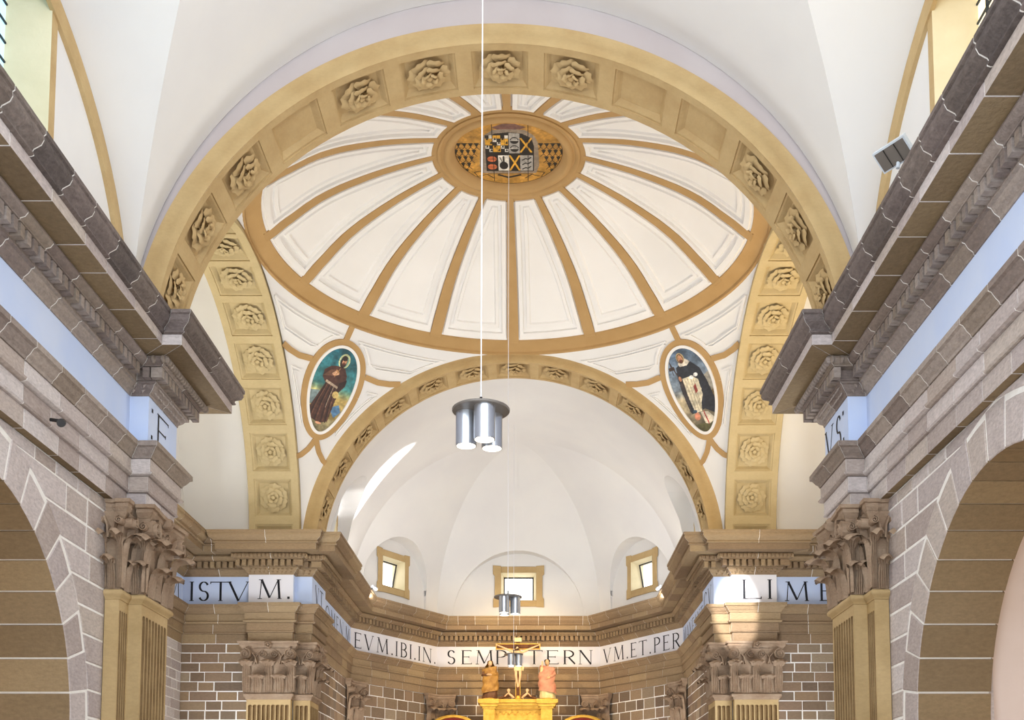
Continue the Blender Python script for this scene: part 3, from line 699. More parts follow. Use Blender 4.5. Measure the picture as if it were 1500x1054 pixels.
arch('great ochre coffered arch nearest the viewer with carved rosettes, two of its right coffers empty', 'y', 1, 14.3, 15.33, RAI, RAO, KA, blanks=(-3, 2, 3))
arch('smaller ochre coffered arch opening onto the white chancel vault', 'y', 1, 24.9, 25.82, 4.454, 4.8, .987)
for s, lab in ((-1, 'coffered side arch with rosettes over the left transept'), (1, 'coffered side arch with rosettes over the right transept, lit yellow')):
    arch(lab, 'x', s, s*4.79, s*5.92, 4.6, 4.84, .985, cy=YC, m='golds', ro_t=s*.02, gsize=.42)
    # transept vault
    tw = bpy.data.objects['wall_transept_'+('left' if s < 0 else 'right')]
    mb = MB(); rows = [[(s*5.9, YC+4.9*cos(t), 6.2+4.95*sin(t)), (s*XT, YC+4.9*cos(t), 6.2+4.95*sin(t))] for t in np.linspace(-.05, pi+.05, 60)]
    mb.grid(rows); mb.build('transept_vault', 'white', tw, smooth=True)
    mb = MB(); mb.grid([[(s*5.915, YC+4.55*cos(t), ZS+4.55*sin(t)), (s*5.915, YC+4.95*cos(t), 6.2+5.0*sin(t))] for t in np.linspace(0, pi, 50)]); mb.build('arch_back_face', 'white', tw)

# ------------------------------------------------------------------ dome
dome = thing('dome', (0, YC, 10.9), 'white ribbed saucer dome with sixteen panels around an oval painted crest', 'dome')
PR = [(4.53, 11.05), (4.3, 11.27), (4.05, 11.46), (3.8, 11.66), (3.57, 11.82), (3.3, 11.97), (3.09, 12.07), (2.7, 12.23), (2.38, 12.35), (2.0, 12.47), (1.6, 12.58), (1.25, 12.67)]
def dz(r): return float(np.interp(r, [p[0] for p in PR[::-1]], [p[1] for p in PR[::-1]]))
def dn(r):                       # inward (downward) normal in the (r, z) half plane
    e = .25; a = atan2(dz(r+e/2)-dz(r-e/2), e); return (sin(a), -cos(a)) if False else (sin(a)*1, -cos(a))
def DP(az, r, up): n = dn(r); rr = r+n[0]*up; return Vector((rr*sin(az), YC+rr*cos(az), dz(r)+n[1]*up))
NR = 16
for k in range(NR):              # azimuth 0 points to the altar
    az = 2*pi*(k+.5)/NR; half = pi/NR
    mb = MB(); lev = [(0, 0), (.03, .0), (.04, .045), (.12, .05), (.13, .0), (.20, .0), (.21, .035), (.27, .035), (.29, .0)]
    def edgep(e, d, n=14):
        r0, r1 = 1.42+e, 4.50-e; pts = []
        hw = lambda r: max(.02, half-(.055+.065*(r-1.3)/3.2+e)/r)
        for j in range(n): r = r0+(r1-r0)*j/n; pts.append(DP(az-hw(r), r, d))
        for j in range(6): pts.append(DP(az-hw(r1)+2*hw(r1)*j/6, r1, d))
        for j in range(n): r = r1+(r0-r1)*j/n; pts.append(DP(az+hw(r), r, d))
        for j in range(6): pts.append(DP(az+hw(r0)-2*hw(r0)*j/6, r0, d))
        return pts
    mb.grid([edgep(e, d) for e, d in lev], True)
    e = .29; rows = []
    for j in range(15):
        r = 1.42+e+(3.08-2*e)*j/14; hw = max(.02, half-(.055+.065*(r-1.3)/3.2+e)/r); rows.append([DP(az-hw+2*hw*i/6, r, 0) for i in range(7)])
    mb.grid(rows); mb.build('dome_panel', 'dome', dome)
    az = 2*pi*k/NR; mb = MB(); rows = []
    for j in range(21):
        r = 1.2+3.36*j/20; hw = (.06+.07*(r-1.3)/3.2)/r; rows.append([DP(az-hw, r, -.03), DP(az-hw, r, .035), DP(az+hw, r, .035), DP(az+hw, r, -.03)])
    mb.grid(rows); mb.build('rib', 'rib', dome)
mb = MB(); rows = []
for r, z in ((4.9, 10.86), (4.80, 10.855), (4.776, 10.87), (4.776, 10.92), (4.56, 11.03), (4.53, 11.04), (4.50, 11.05), (4.50, 11.12)):
    rows.append([(r*cos(a), YC+r*sin(a), z) for a in np.linspace(0, 2*pi, 129)[:-1]])
mb.grid(rows, True); mb.build('dome_ring', 'rib', dome, smooth=True)
mb = MB(); rows = []
for r, z in ((1.55, 12.72), (1.5, 12.60), (1.34, 12.60), (1.34, 12.575), (1.31, 12.56), (1.28, 12.57), (1.25, 12.60), (1.22, 12.60), (1.20, 12.565), (1.15, 12.545), (1.10, 12.56), (1.07, 12.60), (1.05, 12.62), (1.02, 12.66), (1.01, 12.72)):
    rows.append([(r*cos(a), YC+r*sin(a), z) for a in np.linspace(0, 2*pi, 97)[:-1]])
mb.grid(rows, True); mb.build('crest_frame', 'rib', dome, smooth=True)

# painted pictures: raster of coloured shapes stored on a fine mesh
class Paint:
    def __init__(s, w, h, x0, x1, y0, y1, bg):
        s.w, s.h = w, h; s.X, s.Y = np.meshgrid(np.linspace(x0, x1, w), np.linspace(y0, y1, h)); s.C = np.zeros((h, w, 3)); s.C[:] = bg; s.rg = np.random.RandomState(5)
    def put(s, mk, c): 
        c = np.array(c, float); s.C[mk] = c
    def poly(s, P, c):
        x, y = s.X, s.Y; mk = np.zeros(x.shape, bool); n = len(P)
        for i in range(n):
            (x0, y0), (x1, y1) = P[i], P[(i+1) % n]
            if y0 == y1: continue
            mk ^= ((y0 > y) != (y1 > y)) & (x < (x1-x0)*(y-y0)/(y1-y0)+x0)
        s.put(mk, c); return mk
    def ell(s, cx, cy, rx, ry, c): mk = ((s.X-cx)/rx)**2+((s.Y-cy)/ry)**2 < 1; s.put(mk, c); return mk
    def line(s, P, w, c):
        for (x0, y0), (x1, y1) in zip(P, P[1:]):
            dx, dy = x1-x0, y1-y0; l2 = dx*dx+dy*dy; t = np.clip(((s.X-x0)*dx+(s.Y-y0)*dy)/l2, 0, 1)
            s.put(np.hypot(s.X-x0-t*dx, s.Y-y0-t*dy) < w/2, c)
    def noise(s, amp, cell=5):
        for cl, am in ((cell, amp), (cell*3, amp)):
            g = s.rg.rand(s.h//cl+3, s.w//cl+3)*2-1; yy = np.linspace(0, s.h/cl, s.h); xx = np.linspace(0, s.w/cl, s.w)
            yi = yy.astype(int); xi = xx.astype(int); fy = (yy-yi)[:, None]; fx = (xx-xi)[None]
            v = g[yi][:, xi]*(1-fy)*(1-fx)+g[yi+1][:, xi]*fy*(1-fx)+g[yi][:, xi+1]*(1-fy)*fx+g[yi+1][:, xi+1]*fy*fx
            s.C = np.clip(s.C*(1+am*v[..., None]), 0, 255)
    def mesh(s, name, F, keep, parent, **kw):
        idx = -np.ones((s.h, s.w), int); K = keep(s.X, s.Y); ys, xs = np.where(K); idx[ys, xs] = np.arange(len(ys))
        V = [F(s.X[a, b], s.Y[a, b]) for a, b in zip(ys, xs)]; fs = []
        q = (idx[:-1, :-1] >= 0) & (idx[1:, :-1] >= 0) & (idx[:-1, 1:] >= 0) & (idx[1:, 1:] >= 0)
        for a, b in zip(*np.where(q)): fs.append((int(idx[a, b]), int(idx[a, b+1]), int(idx[a+1, b+1]), int(idx[a+1, b])))
        mb = MB(); mb.add(V, fs); o = mb.build(name, 'paint', parent, **kw)
        at = o.data.color_attributes.new('paint', 'FLOAT_COLOR', 'POINT'); c = s.C[ys, xs]/255; lin = np.where(c <= .04045, c/12.92, ((c+.055)/1.055)**2.4)
        at.data.foreach_set('color', np.c_[lin, np.ones(len(lin))].astype(np.float32).ravel()); return o
# crest
p = Paint(300, 300, -1.03, 1.03, -1.03, 1.03, (178, 132, 60)); p.noise(.12, 9)
BK = (28, 26, 26); YE = (214, 160, 50); GR = (168, 164, 158); WH = (220, 216, 206); OR = (206, 110, 62)
for sg in (-1, 1):
    x0 = sg*.98 if False else 0
    for row in range(5):         # tassels hung as a triangle on each side
        y = .28-row*.2; n = 5-row
        for k in range(n):
            x = sg*(.58+(k+row*.5)*.11); p.poly([(x-.045, y), (x+.045, y), (x, y-.13)], BK)
            for d_ in (-1, 1): p.line([(x, y-.12), (x+d_*.055, y-.2)], .014, BK)
    p.line([(sg*.52, .25), (sg*.98, .28)], .015, BK)
    p.line([(sg*.46, -.55), (sg*.66, -.62), (sg*.6, -.75), (sg*.42, -.68), (sg*.3, -.8)], .018, BK)
    p.line([(sg*.7, -.5), (sg*.85, -.3)], .014, BK)
p.poly([(-.5, .3), (-.44, .5), (-.28, .66), (0, .7), (.3, .66), (.46, .5), (.53, .3), (.56, -.4), (.5, -.64), (-.5, -.64), (-.55, -.4)], (142, 128, 112))
p.poly([(-.3, .74), (-.1, .84), (.12, .84), (.32, .74), (.2, .68), (-.2, .68)], (120, 86, 78)); p.line([(-.2, .92), (-.05, .88), (0, .9), (.05, .88), (.2, .92)], .02, BK)
p.poly([(-.43, -.58), (-.43, .2), (-.4, .4), (-.25, .56), (0, .6), (.25, .56), (.42, .4), (.46, .2), (.46, -.58)], BK)
# quarters
for i in range(6):
    for j in range(5):
        x, y = -.42+.07*i, .02+.1*j
        if (x+.42)/.42+ (y)/.55 < .0: continue
        if abs(x+.2) < .25: p.poly([(x, y), (x+.066, y), (x+.066, y+.09), (x, y+.09)], YE if (i//2+j//2) % 2 else (WH if (i+j) % 2 else BK))
for i in range(-6, 0):
    for j in range(4):
        if (i+j) % 2: p.poly([(i*.07+.01, .04+j*.11), (i*.07+.04, .13+j*.11), (i*.07+.06, .04+j*.11)], BK)
p.poly([(.01, -.02), (.2, -.02), (.2, .56), (.01, .58)], GR)
for y in (.36, .12): p.ell(.105, y, .08, .1, BK); p.ell(.105, y+.03, .06, .04, GR); p.line([(.03, y), (.18, y)], .014, WH)
p.poly([(.21, -.02), (.42, -.02), (.42, .42), (.3, .52), (.21, .55)], BK); p.line([(.22, .42), (.41, .02)], .035, YE); p.line([(.41, .42), (.22, .02)], .035, YE)
p.poly([(-.42, -.56), (-.21, -.56), (-.21, -.08), (-.42, -.08)], BK)
for y in (-.2, -.44): p.ell(-.315, y, .085, .085, OR); p.line([(-.39, y), (-.24, y)], .014, BK)
p.poly([(-.2, -.56), (0, -.56), (0, -.08), (-.2, -.08)], WH); p.ell(-.1, -.4, .08, .12, BK); p.line([(-.1, -.12), (-.1, -.3)], .03, BK); p.line([(-.17, -.14), (-.13, -.28)], .015, BK)
p.poly([(.01, -.56), (.2, -.56), (.2, -.08), (.01, -.08)], BK); p.line([(.02, -.54), (.19, -.1)], .035, YE); p.line([(.19, -.54), (.02, -.1)], .035, YE)
p.poly([(.21, -.56), (.44, -.56), (.44, -.08), (.21, -.08)], GR)
for y in (-.18, -.32, -.46): p.line([(.25, y-.05), (.31, y), (.35, y-.03), (.40, y+.03)], .03, BK)
p.line([(-.2, -.7), (-.02, -.78), (.2, -.7)], .05, BK); p.line([(-.4, -.66), (.44, -.66)], .015, BK)
p.line([(-.3, .98), (-.3, -.98)], .012, BK) if False else None
for x in (-.29, .35): p.line([(x, .9), (x, -.9)], .010, BK)
mk = np.abs(np.hypot(p.X, p.Y)-.985) < .012; p.put(mk, BK); p.noise(.10, 4)
EMB = p.mesh('painted_crest', lambda x, y: Vector((x*1.03, YC-y*1.03, 12.70)), lambda x, y: x*x+y*y <= 1.03, None, label='round painted coat of arms with dark tassels at the crown of the dome', cat='painting')

mb = MB(); rr_ = [[(4.95*cos(t)*cos(p_), YC+4.95*cos(t)*sin(p_), 11.0+2.1*sin(t)) for p_ in np.linspace(0, 2*pi, 49)[:-1]] for t in np.linspace(0, pi/2-.01, 8)]
mb.grid(rr_, True); mb.build('outer_shell', 'rib', dome)  # added unseen cap over the dome, stops light leaking between the panels
sh = MB(); sh.quad((-11, 2.5, 14), (11, 2.5, 14), (11, 37, 14), (-11, 37, 14)); sh.quad((-11, 37, FLOOR), (11, 37, FLOOR), (11, 37, 14), (-11, 37, 14))
for s in (-1, 1): sh.quad((s*11, 2.5, FLOOR), (s*11, 37, FLOOR), (s*11, 37, 14), (s*11, 2.5, 14))
sh.build('wall_outer', 'white', kind='structure')  # added unseen box around everything, keeps outside light from leaking in
# ------------------------------------------------------------------ pendentives
KP = .967; RP = 4.78*sqrt(2)
def SP(az, el, off=0):           # degrees; off = metres towards the room
    a, e = radians(az), radians(el); r = RP-off
    return Vector((r*cos(e)*sin(a), YC+r*cos(e)*cos(a), ZS+KP*r*sin(e)))
def strip(mb, pts, w, off=.028):
    rows = []
    for i, q in enumerate(pts):
        a = pts[max(i-1, 0)]; b = pts[min(i+1, len(pts)-1)]; ce = cos(radians(q[1])); dx, dy = (b[0]-a[0])*ce, b[1]-a[1]; l = hypot(dx, dy) or 1
        nx, ny = -dy/l*w/2, dx/l*w/2
        rows.append([SP(q[0]+nx/ce, q[1]+ny, -.02), SP(q[0]+nx/ce, q[1]+ny, off), SP(q[0]-nx/ce, q[1]-ny, off), SP(q[0]-nx/ce, q[1]-ny, -.02)])
    mb.grid(rows)
def egg(az0, W_, Hh, e0=32.0, n=64):
    out = []
    for k in range(n+1):
        a = 2*pi*k/n; t = sin(a); out.append((az0+W_*cos(a)*(1+.28*t), e0+Hh*t))
    return out
def seglimit(el):                # half-azimuth span of the pendentive at an elevation
    e = radians(el); r = cos(e)*sqrt(2); return max(0, math.degrees(math.asin(min(1, 1/r)))-45) if r > 1 else 0
for az0, side in ((-45, 'far left'), (45, 'far right'), (-135, 'near left'), (135, 'near right')):
    pd = end if abs(az0) > 90 else thing('pendentive', SP(az0, 20), 'white pendentive with ochre bands under the %s of the dome' % side, 'pendentive', 'pendentives under the dome')
    mb = MB(); mb.sm = True; rows = []
    for el in np.linspace(0, 44.9, 46):
        h = 45-math.degrees(math.acos(min(1, 1/(sqrt(2)*cos(radians(el)))))) if False else None
        c = cos(radians(el))*sqrt(2)
        hs = 45-math.degrees(math.acos(min(1, 1/c))) if c > 1 else 45
        lim = math.degrees(math.asin(min(1, 1/c))) if c > 1 else 90
        half = lim-45
        rows.append([SP(az0+half*q, el) for q in np.linspace(-1, 1, 41)])
    mb.grid(rows); mb.build('plaster_field', 'white', pd)
    if abs(az0) > 90: continue
    mb = MB(); strip(mb, egg(az0, 6.45, 9.2), 1.45); mb.build('oval_band', 'rib', pd)
    mb = MB(); strip(mb, egg(az0, 5.55, 8.55), .55, .05); mb.build('oval_moulding', 'dome', pd)
    for sg in (-1, 1):
        mb = MB(); strip(mb, [(az0+sg*7.4, 36.2), (az0+sg*11, 35.8), (az0+sg*14, 36.0), (az0+sg*16.6, 36.4)], 1.1); mb.build('band', 'rib', pd)
        mb = MB(); strip(mb, [(az0+sg*.0, 22.4), (az0+sg*.5, 21.3), (az0+sg*1.3, 19.9), (az0+sg*2.6, 18.5), (az0+sg*3.8, 17.8)], 1.0); mb.build('band', 'rib', pd)
        # fine mouldings inside the fields
        def lim(el): c = cos(radians(el))*sqrt(2); return math.degrees(math.asin(min(1, 1/c)))-45 if c > 1 else 45
        for off_, w_ in ((1.25, .22), (1.75, .22)):
            P_ = [(az0+sg*(lim(el)-off_*1.25), el) for el in np.linspace(37.4+off_, 42.9-off_*.35, 8)]
            top = [(az0+sg*x, 43.6-off_) for x in np.linspace(lim(42.6-off_*.3)-off_*1.4, 1.2+off_, 10)]
            bot = [(az0+sg*(6.6+off_*.6), 38.6+off_*.1), (az0+sg*(8.2+off_), 36.9+off_), (az0+sg*(lim(37.4+off_)-off_*1.25), 37.4+off_)]
            mb = MB(); strip(mb, [(az0+sg*(1.2+off_), 43.6-off_), (az0+sg*(3.2+off_), 42.0-off_*.2), (az0+sg*(5.6+off_*.6), 40.2-off_*.05)]+bot+P_+top, w_, .035); mb.build('panel_moulding', 'dome', pd)
            mb = MB(); strip(mb, [(az0+sg*(lim(el)-off_*1.0), el) for el in np.linspace(22.5+off_, 34.7-off_, 12)]+[(az0+sg*(7.6+off_), 34.7-off_)], w_, .03); mb.build('panel_moulding', 'dome', pd)
    mb = MB(); strip(mb, [(az0-.9, 41.6), (az0-1.0, 44.6)], 1.1) if az0 < 0 else strip(mb, [(az0+.9, 41.6), (az0+1.0, 44.6)], 1.1); mb.build('band', 'rib', pd)

# saints: coordinates x in -1..1 across, y in 0..1 upwards
def oval_keep(x, y): t = (y-.5)*2; return (t*t < 1) & (np.abs(x) < 1.0*np.sqrt(np.maximum(0, 1-t*t))*(1+.28*t)+1e-6)
def oval_place(az0):
    return lambda x, y: SP(az0+x*5.3, 32+(y-.5)*2*8.35, .02)
def sky_bg(p, top, mid, low, ground, gy=.16):
    Y = p.Y
    for c in range(3): p.C[..., c] = np.interp(Y, [0, gy, gy+.02, .42, .55, 1.0], [ground[c]*.8, ground[c], low[c]*.7, low[c], mid[c], top[c]])
    p.noise(.22, 14)
# friar in a brown habit (left oval)
p = Paint(150, 300, -1.15, 1.15, 0, 1, (60, 110, 120)); sky_bg(p, (34, 92, 108), (58, 122, 124), (206, 178, 104), (150, 138, 100))
p.poly([(-1.2, .42), (-.5, .46), (0, .36), (-.9, .26), (-1.2, .3)], (120, 138, 140)); p.poly([(.2, .3), (.6, .36), (.75, .28), (.5, .2)], (86, 130, 170)); p.poly([(-1.2, .3), (-.7, .27), (-.3, .2), (-1.2, .12)], (86, 84, 66))
p.ell(.18, .855, .28, .085, (196, 200, 150)); p.ell(.18, .85, .22, .068, (120, 160, 140))
HB, HD, HL = (72, 44, 36), (46, 28, 26), (112, 76, 58)
p.poly([(-.1, .78), (.34, .78), (.55, .7), (.62, .58), (.42, .5), (.36, .36), (.28, .14), (-.1, .10), (-.62, .14), (-.8, .18), (-.5, .42), (-.34, .56), (-.58, .62), (-.6, .70), (-.36, .76)], HB)
for x0, x1 in ((-.3, -.6), (-.12, -.32), (.05, -.02), (.2, .18)): p.line([(x0, .54), ((x0+x1)/2-.03, .34), (x1, .14)], .05, HD); p.line([(x0+.06, .54), ((x0+x1)/2+.04, .34), (x1+.09, .14)], .022, HL)
p.poly([(-.36, .57), (.3, .53), (.3, .555), (-.34, .60)], (170, 150, 130)); p.line([(.1, .54), (.02, .3)], .025, (170, 150, 130))
p.poly([(.4, .5), (.62, .6), (.62, .66), (.3, .6), (.3, .5)], HD); p.poly([(-.58, .63), (-.1, .66), (.1, .70), (.1, .74), (-.3, .72)], HL)
p.ell(.02, .70, .13, .022, (214, 168, 132)); p.ell(-.06, .685, .12, .018, (196, 150, 116)); p.ell(.3, .46, .15, .04, (204, 178, 112)); p.line([(.12, .76), (-.02, .66)], .02, (160, 120, 80)); p.line([(-.04, .73), (.14, .71)], .02, (160, 120, 80))
p.ell(.16, .845, .17, .072, HD); p.ell(.19, .85, .105, .05, (214, 160, 120)); p.ell(.2, .82, .085, .026, (70, 44, 34)); p.ell(.16, .888, .14, .03, (52, 34, 28))
p.ell(.15, .857, .02, .006, HD); p.ell(.245, .857, .02, .006, HD); p.line([(.2, .853), (.205, .838)], .018, (184, 128, 92)); p.line([(.16, .828), (.24, .828)], .014, (140, 70, 60))
p.ell(-.1, .10, .14, .014, (190, 140, 110)); p.noise(.16, 5)
p.mesh('oval_painting', oval_place(-45), oval_keep, None, label='oval painting of a bearded friar in brown against a teal sky', cat='painting', group='oval paintings')
# friar in black and white (right oval)
p = Paint(150, 300, -1.15, 1.15, 0, 1, (90, 110, 120)); sky_bg(p, (84, 104, 128), (122, 134, 146), (160, 146, 118), (96, 92, 56), .1)
p.poly([(.5, .42), (1.2, .46), (1.2, .2), (.6, .16)], (120, 98, 60)); p.poly([(.4, .6), (1.1, .66), (1.1, .5), (.55, .46)], (170, 164, 150))
BKc, WHc, SH = (40, 42, 50), (212, 202, 176), (168, 154, 126)
p.poly([(-.5, .80), (-.1, .84), (.3, .82), (.62, .72), (.74, .56), (.82, .30), (.66, .17), (.2, .26), (-.1, .25), (-.46, .24), (-.62, .5), (-.6, .68)], BKc)
p.poly([(-.4, .66), (.1, .66), (.34, .60), (.3, .42), (.12, .34), (.02, .24), (-.3, .25), (-.4, .44)], WHc)
for x0, x1 in ((-.3, -.24), (-.16, -.1), (0, 0), (.12, .05)): p.line([(x0, .64), (x1, .28)], .03, SH)
p.poly([(-.44, .64), (-.38, .40), (-.5, .24), (-.58, .4), (-.6, .6)], (60, 54, 56)); p.poly([(.02, .52), (.3, .56), (.34, .48), (.1, .45)], WHc); p.poly([(.0, .54), (.14, .57), (.14, .48), (.0, .45)], (150, 56, 46))
for k in ((.22, .72), (.30, .66), (.06, .645)): p.ell(*k, .11, .022, (238, 236, 230))
p.poly([(-.34, .84), (.1, .87), (.28, .82), (.0, .78), (-.3, .78)], (204, 194, 180)); p.poly([(-.5, .8), (0, .79), (.42, .76), (.34, .70), (-.1, .68), (-.52, .7)], BKc)
p.ell(-.13, .888, .2, .062, (196, 170, 120)); p.ell(-.14, .882, .155, .055, (74, 50, 34)); p.ell(-.14, .88, .12, .048, (208, 152, 112)); p.ell(-.13, .85, .09, .025, (92, 62, 42))
p.ell(-.19, .886, .02, .006, BKc); p.ell(-.09, .886, .02, .006, BKc); p.line([(-.14, .882), (-.15, .868)], .016, (176, 118, 84)); p.line([(-.18, .856), (-.1, .856)], .014, (120, 56, 46))
p.line([(-.74, .87), (-.44, .60), (-.42, .5)], .04, (60, 44, 34)); p.line([(-.86, .80), (-.6, .80)], .04, (60, 44, 34)); p.line([(-.74, .86), (-.74, .74)], .04, (60, 44, 34)); p.ell(-.5, .665, .07, .03, (200, 142, 108))
p.poly([(-.06, .24), (.3, .22), (.5, .14), (.62, .13), (.2, .08), (.04, .1)], (222, 210, 188)); p.line([(.1, .22), (.18, .1)], .05, (170, 60, 50)); p.ell(-.25, .2, .14, .045, (196, 128, 100)); p.ell(-.3, .26, .1, .02, (52, 74, 90))
p.noise(.16, 5)
p.mesh('oval_painting', oval_place(45), oval_keep, None, label='oval painting of a tonsured friar in black and white holding a cross', cat='painting', group='oval paintings')
for az0 in (-45, 45):
    mb = MB(); 
# ------------------------------------------------------------------ chancel walls and vault
ch = thing('wall_chancel', (0, 31, FLOOR), kind='structure')
CW = [(-4.72, 25.85), (-4.72, 31.25), (-2.56, 34.64), (2.56, 34.64), (4.72, 31.25), (4.72, 25.85)]
for i in range(5):
    coursed(ch, 'stone2', CW[i], CW[i+1], 2.6, ZA, .31 if 0 < i < 4 else .26, .34, .62, gap=.015)
    fr, L = frame_of(CW[i], CW[i+1]); MB().obox(*fr, (0, L), (FLOOR, 2.6), (-.3, 0)).build('lower_wall', 'stone2', ch)
    MB().obox(*fr, (-.2, L+.2), (4.1, 6.5), (-.4, -.03)).build('upper_core', 'mortar', ch)
cv = thing('ceiling', (0, 30, 6.5), kind='structure')
XV, YV, HV, ZV, ZW = 4.72, 31.25, 4.62, 6.45, 6.45
ap = [(-4.72, YV), (-2.56, 34.66), (2.56, 34.66), (4.72, YV)]
def facet(corners, center0, center1, niche, name):
    """one vault facet rising from the wall line corners[0]->corners[1] to the ridge center0->center1, with an arched window recess"""
    a, b = Vector(corners[0]), Vector(corners[1]); U = (b-a); L = U.length; U.normalize(); Nn = Vector((U.y, -U.x))
    c0, c1 = Vector(center0), Vector(center1)
    def Sf(s, t):                # s 0..1 along, t 0..pi/2 up
        q = a.lerp(b, s); c = c0.lerp(c1, s); w = c+(q-c)*cos(t); return Vector((w.x, w.y, ZV+HV*sin(t)))
    nc, nr, nz = niche           # centre along the wall, radius, centre height
    def top(u):
        q = nr*nr-(u-nc)**2; return nz+sqrt(q)*1.0 if q > 0 else None
    ss = sorted(set(list(np.linspace(0, 1, 25))+[(nc+nr*cos(x))/L for x in np.linspace(0.02, pi-.02, 41) if 0 < (nc+nr*cos(x))/L < 1]+[q/L for q in (nc-nr*1.001, nc-nr*.9995, nc+nr*.9995, nc+nr*1.001) if 0 < q < L]))
    def t0(s):
        t = 0.0
        for _ in range(800):
            P = Sf(s, t); u = (Vector((P.x, P.y))-a).dot(U); z = top(u)
            if z is None or P.z >= z: return t
            t += pi/2/800
        return t
    T0 = [t0(s) for s in ss]; rows = []
    for s, t in zip(ss, T0): rows.append([Sf(s, max(t, pi/2*k/30)) for k in range(31)])
    mb = MB(); mb.sm = True; mb.grid(rows); mb.build(name, 'white', cv)
    mb = MB(); rows = []
    for s, t in zip(ss, T0):
        P = Sf(s, t); u = (Vector((P.x, P.y))-a).dot(U); W2 = a+U*u-Nn*.02
        if top(u) is not None and t > 0: rows.append([P, Vector((W2.x, W2.y, P.z))])
    mb.grid(rows)
    for ue in (nc-nr, nc+nr):
        if not 0 < ue < L: continue
        row = []
        for z in np.linspace(ZV+.01, nz+.07, 14):
            t = math.asin(min(1, (z-ZV)/HV)); lo, hi = 0.0, 1.0
            for _ in range(30):
                m_ = (lo+hi)/2; P = Sf(m_, t); u = (Vector((P.x, P.y))-a).dot(U)
                if u < ue: lo = m_
                else: hi = m_
            P = Sf(lo, t); W2 = a+U*ue-Nn*.03; row.append([P, Vector((W2.x, W2.y, P.z))])
        mb.grid(row)
    mb.build('niche_reveal', 'white', cv, smooth=True)
    return a, U, Nn, L
def window(n, a, U, Nn, uc, w, z0, z1, niche, tilt, warm=True):
    """wall behind the recess with a real opening, ochre surround with eared corners and a tilted casement"""
    nc, nr, nz = niche; off = -.02
    P = lambda u, z, d=0: Vector((a.x+U.x*u+Nn.x*(off+d), a.y+U.y*u+Nn.y*(off+d), z))
    mb = MB(); us = sorted(set(list(np.linspace(nc-nr-.1, nc+nr+.1, 30))+[uc-w/2, uc+w/2]))
    for u0, u1 in zip(us, us[1:]):
        m = (u0+u1)/2; zt = nz+nr+.25
        if abs(m-uc) < w/2: mb.quad(P(u0, ZW-.2), P(u1, ZW-.2), P(u1, z0), P(u0, z0)); mb.quad(P(u0, z1), P(u1, z1), P(u1, zt), P(u0, zt))
        else: mb.quad(P(u0, ZW-.2), P(u1, ZW-.2), P(u1, zt), P(u0, zt))
    mb.build('niche_wall', 'white', cv)
    wn = thing('window_%d' % n, P(uc, z0), kind='structure'); fw = .2; ear = .09; e2 = .3
    xo0, xo1, zo0, zo1 = uc-w/2-fw, uc+w/2+fw, z0-fw, z1+fw
    pieces = [[(uc-w/2, z1), (uc+w/2, z1), (uc+w/2, zo1), (uc-w/2, zo1)], [(uc-w/2, zo0), (uc+w/2, zo0), (uc+w/2, z0), (uc-w/2, z0)]]
    for q in pieces: stone(wn, 'gold', (P(0, 0), Vector((U.x, U.y, 0)), Vector((0, 0, 1)), Vector((Nn.x, Nn.y, 0))), [(x, z) for x, z in q], depth=.02, gap=0, name='surround_lintel', ch=.01, bulge=False).location += Vector((Nn.x, Nn.y, 0))*.035
    for sx in (-1, 1):
        xi = uc+sx*w/2; xo = uc+sx*(w/2+fw)
        q = [(xi, z0-.01), (xi, z1+.01), (xi-sx*.12, z1+.01) if False else (xi, z1+.01), (xo-sx*e2, z1+.005), (xo-sx*e2, zo1), (xo-sx*e2+sx*.06, zo1+.04), (xo+sx*ear*.6, zo1+.04), (xo+sx*ear*.6, zo1-e2*.8), (xo, zo1-e2), (xo, zo0+e2), (xo+sx*ear*.4, zo0+e2*.8), (xo+sx*ear*.4, zo0-.03), (xo-sx*e2, zo0-.02), (xo-sx*e2, z0-.005)]
        q = [(xi, z0), (xi, z1), (xi, zo1+.02), (xo+sx*ear*.6, zo1+.04), (xo+sx*ear*.6, zo1-e2*.8), (xo, zo1-e2), (xo, zo0+e2), (xo+sx*ear*.5, zo0+e2*.8), (xo+sx*ear*.5, zo0-.03), (xi, zo0-.01)]
        o = stone(wn, 'gold', (P(0, 0), Vector((U.x, U.y, 0)), Vector((0, 0, 1)), Vector((Nn.x, Nn.y, 0))), q, depth=.02, gap=0, name='surround_jamb', ch=.01, bulge=False); o.location += Vector((Nn.x, Nn.y, 0))*.045
    # splayed reveal
    mb = MB(); i = .08; D = -.38
    A4 = [(uc-w/2, z0), (uc+w/2, z0), (uc+w/2, z1), (uc-w/2, z1)]; B4 = [(uc-w/2+i, z0+i*.6), (uc+w/2-i, z0+i*.6), (uc+w/2-i, z1-i*.8), (uc-w/2+i, z1-i*.8)]
    for k in range(4): mb.quad(P(*A4[k], .05), P(*A4[(k+1)%4], .05), P(*B4[(k+1)%4], D), P(*B4[k], D))
    mb.build('window_reveal', 'reveal', wn)
    g0, g1, h0, h1 = B4[0][0], B4[1][0], B4[0][1], B4[2][1]
    MB().quad(P(g0-.3, h0-.3, D-.04), P(g1+.3, h0-.3, D-.04), P(g1+.3, h1+.3, D-.04), P(g0-.3, h1+.3, D-.04)).build('bright_sky', 'sky', wn)
    mb = MB(); f = .035
    T = lambda u, z, d: P(u, z, D+d+ (z-h0)/(h1-h0)*tilt)
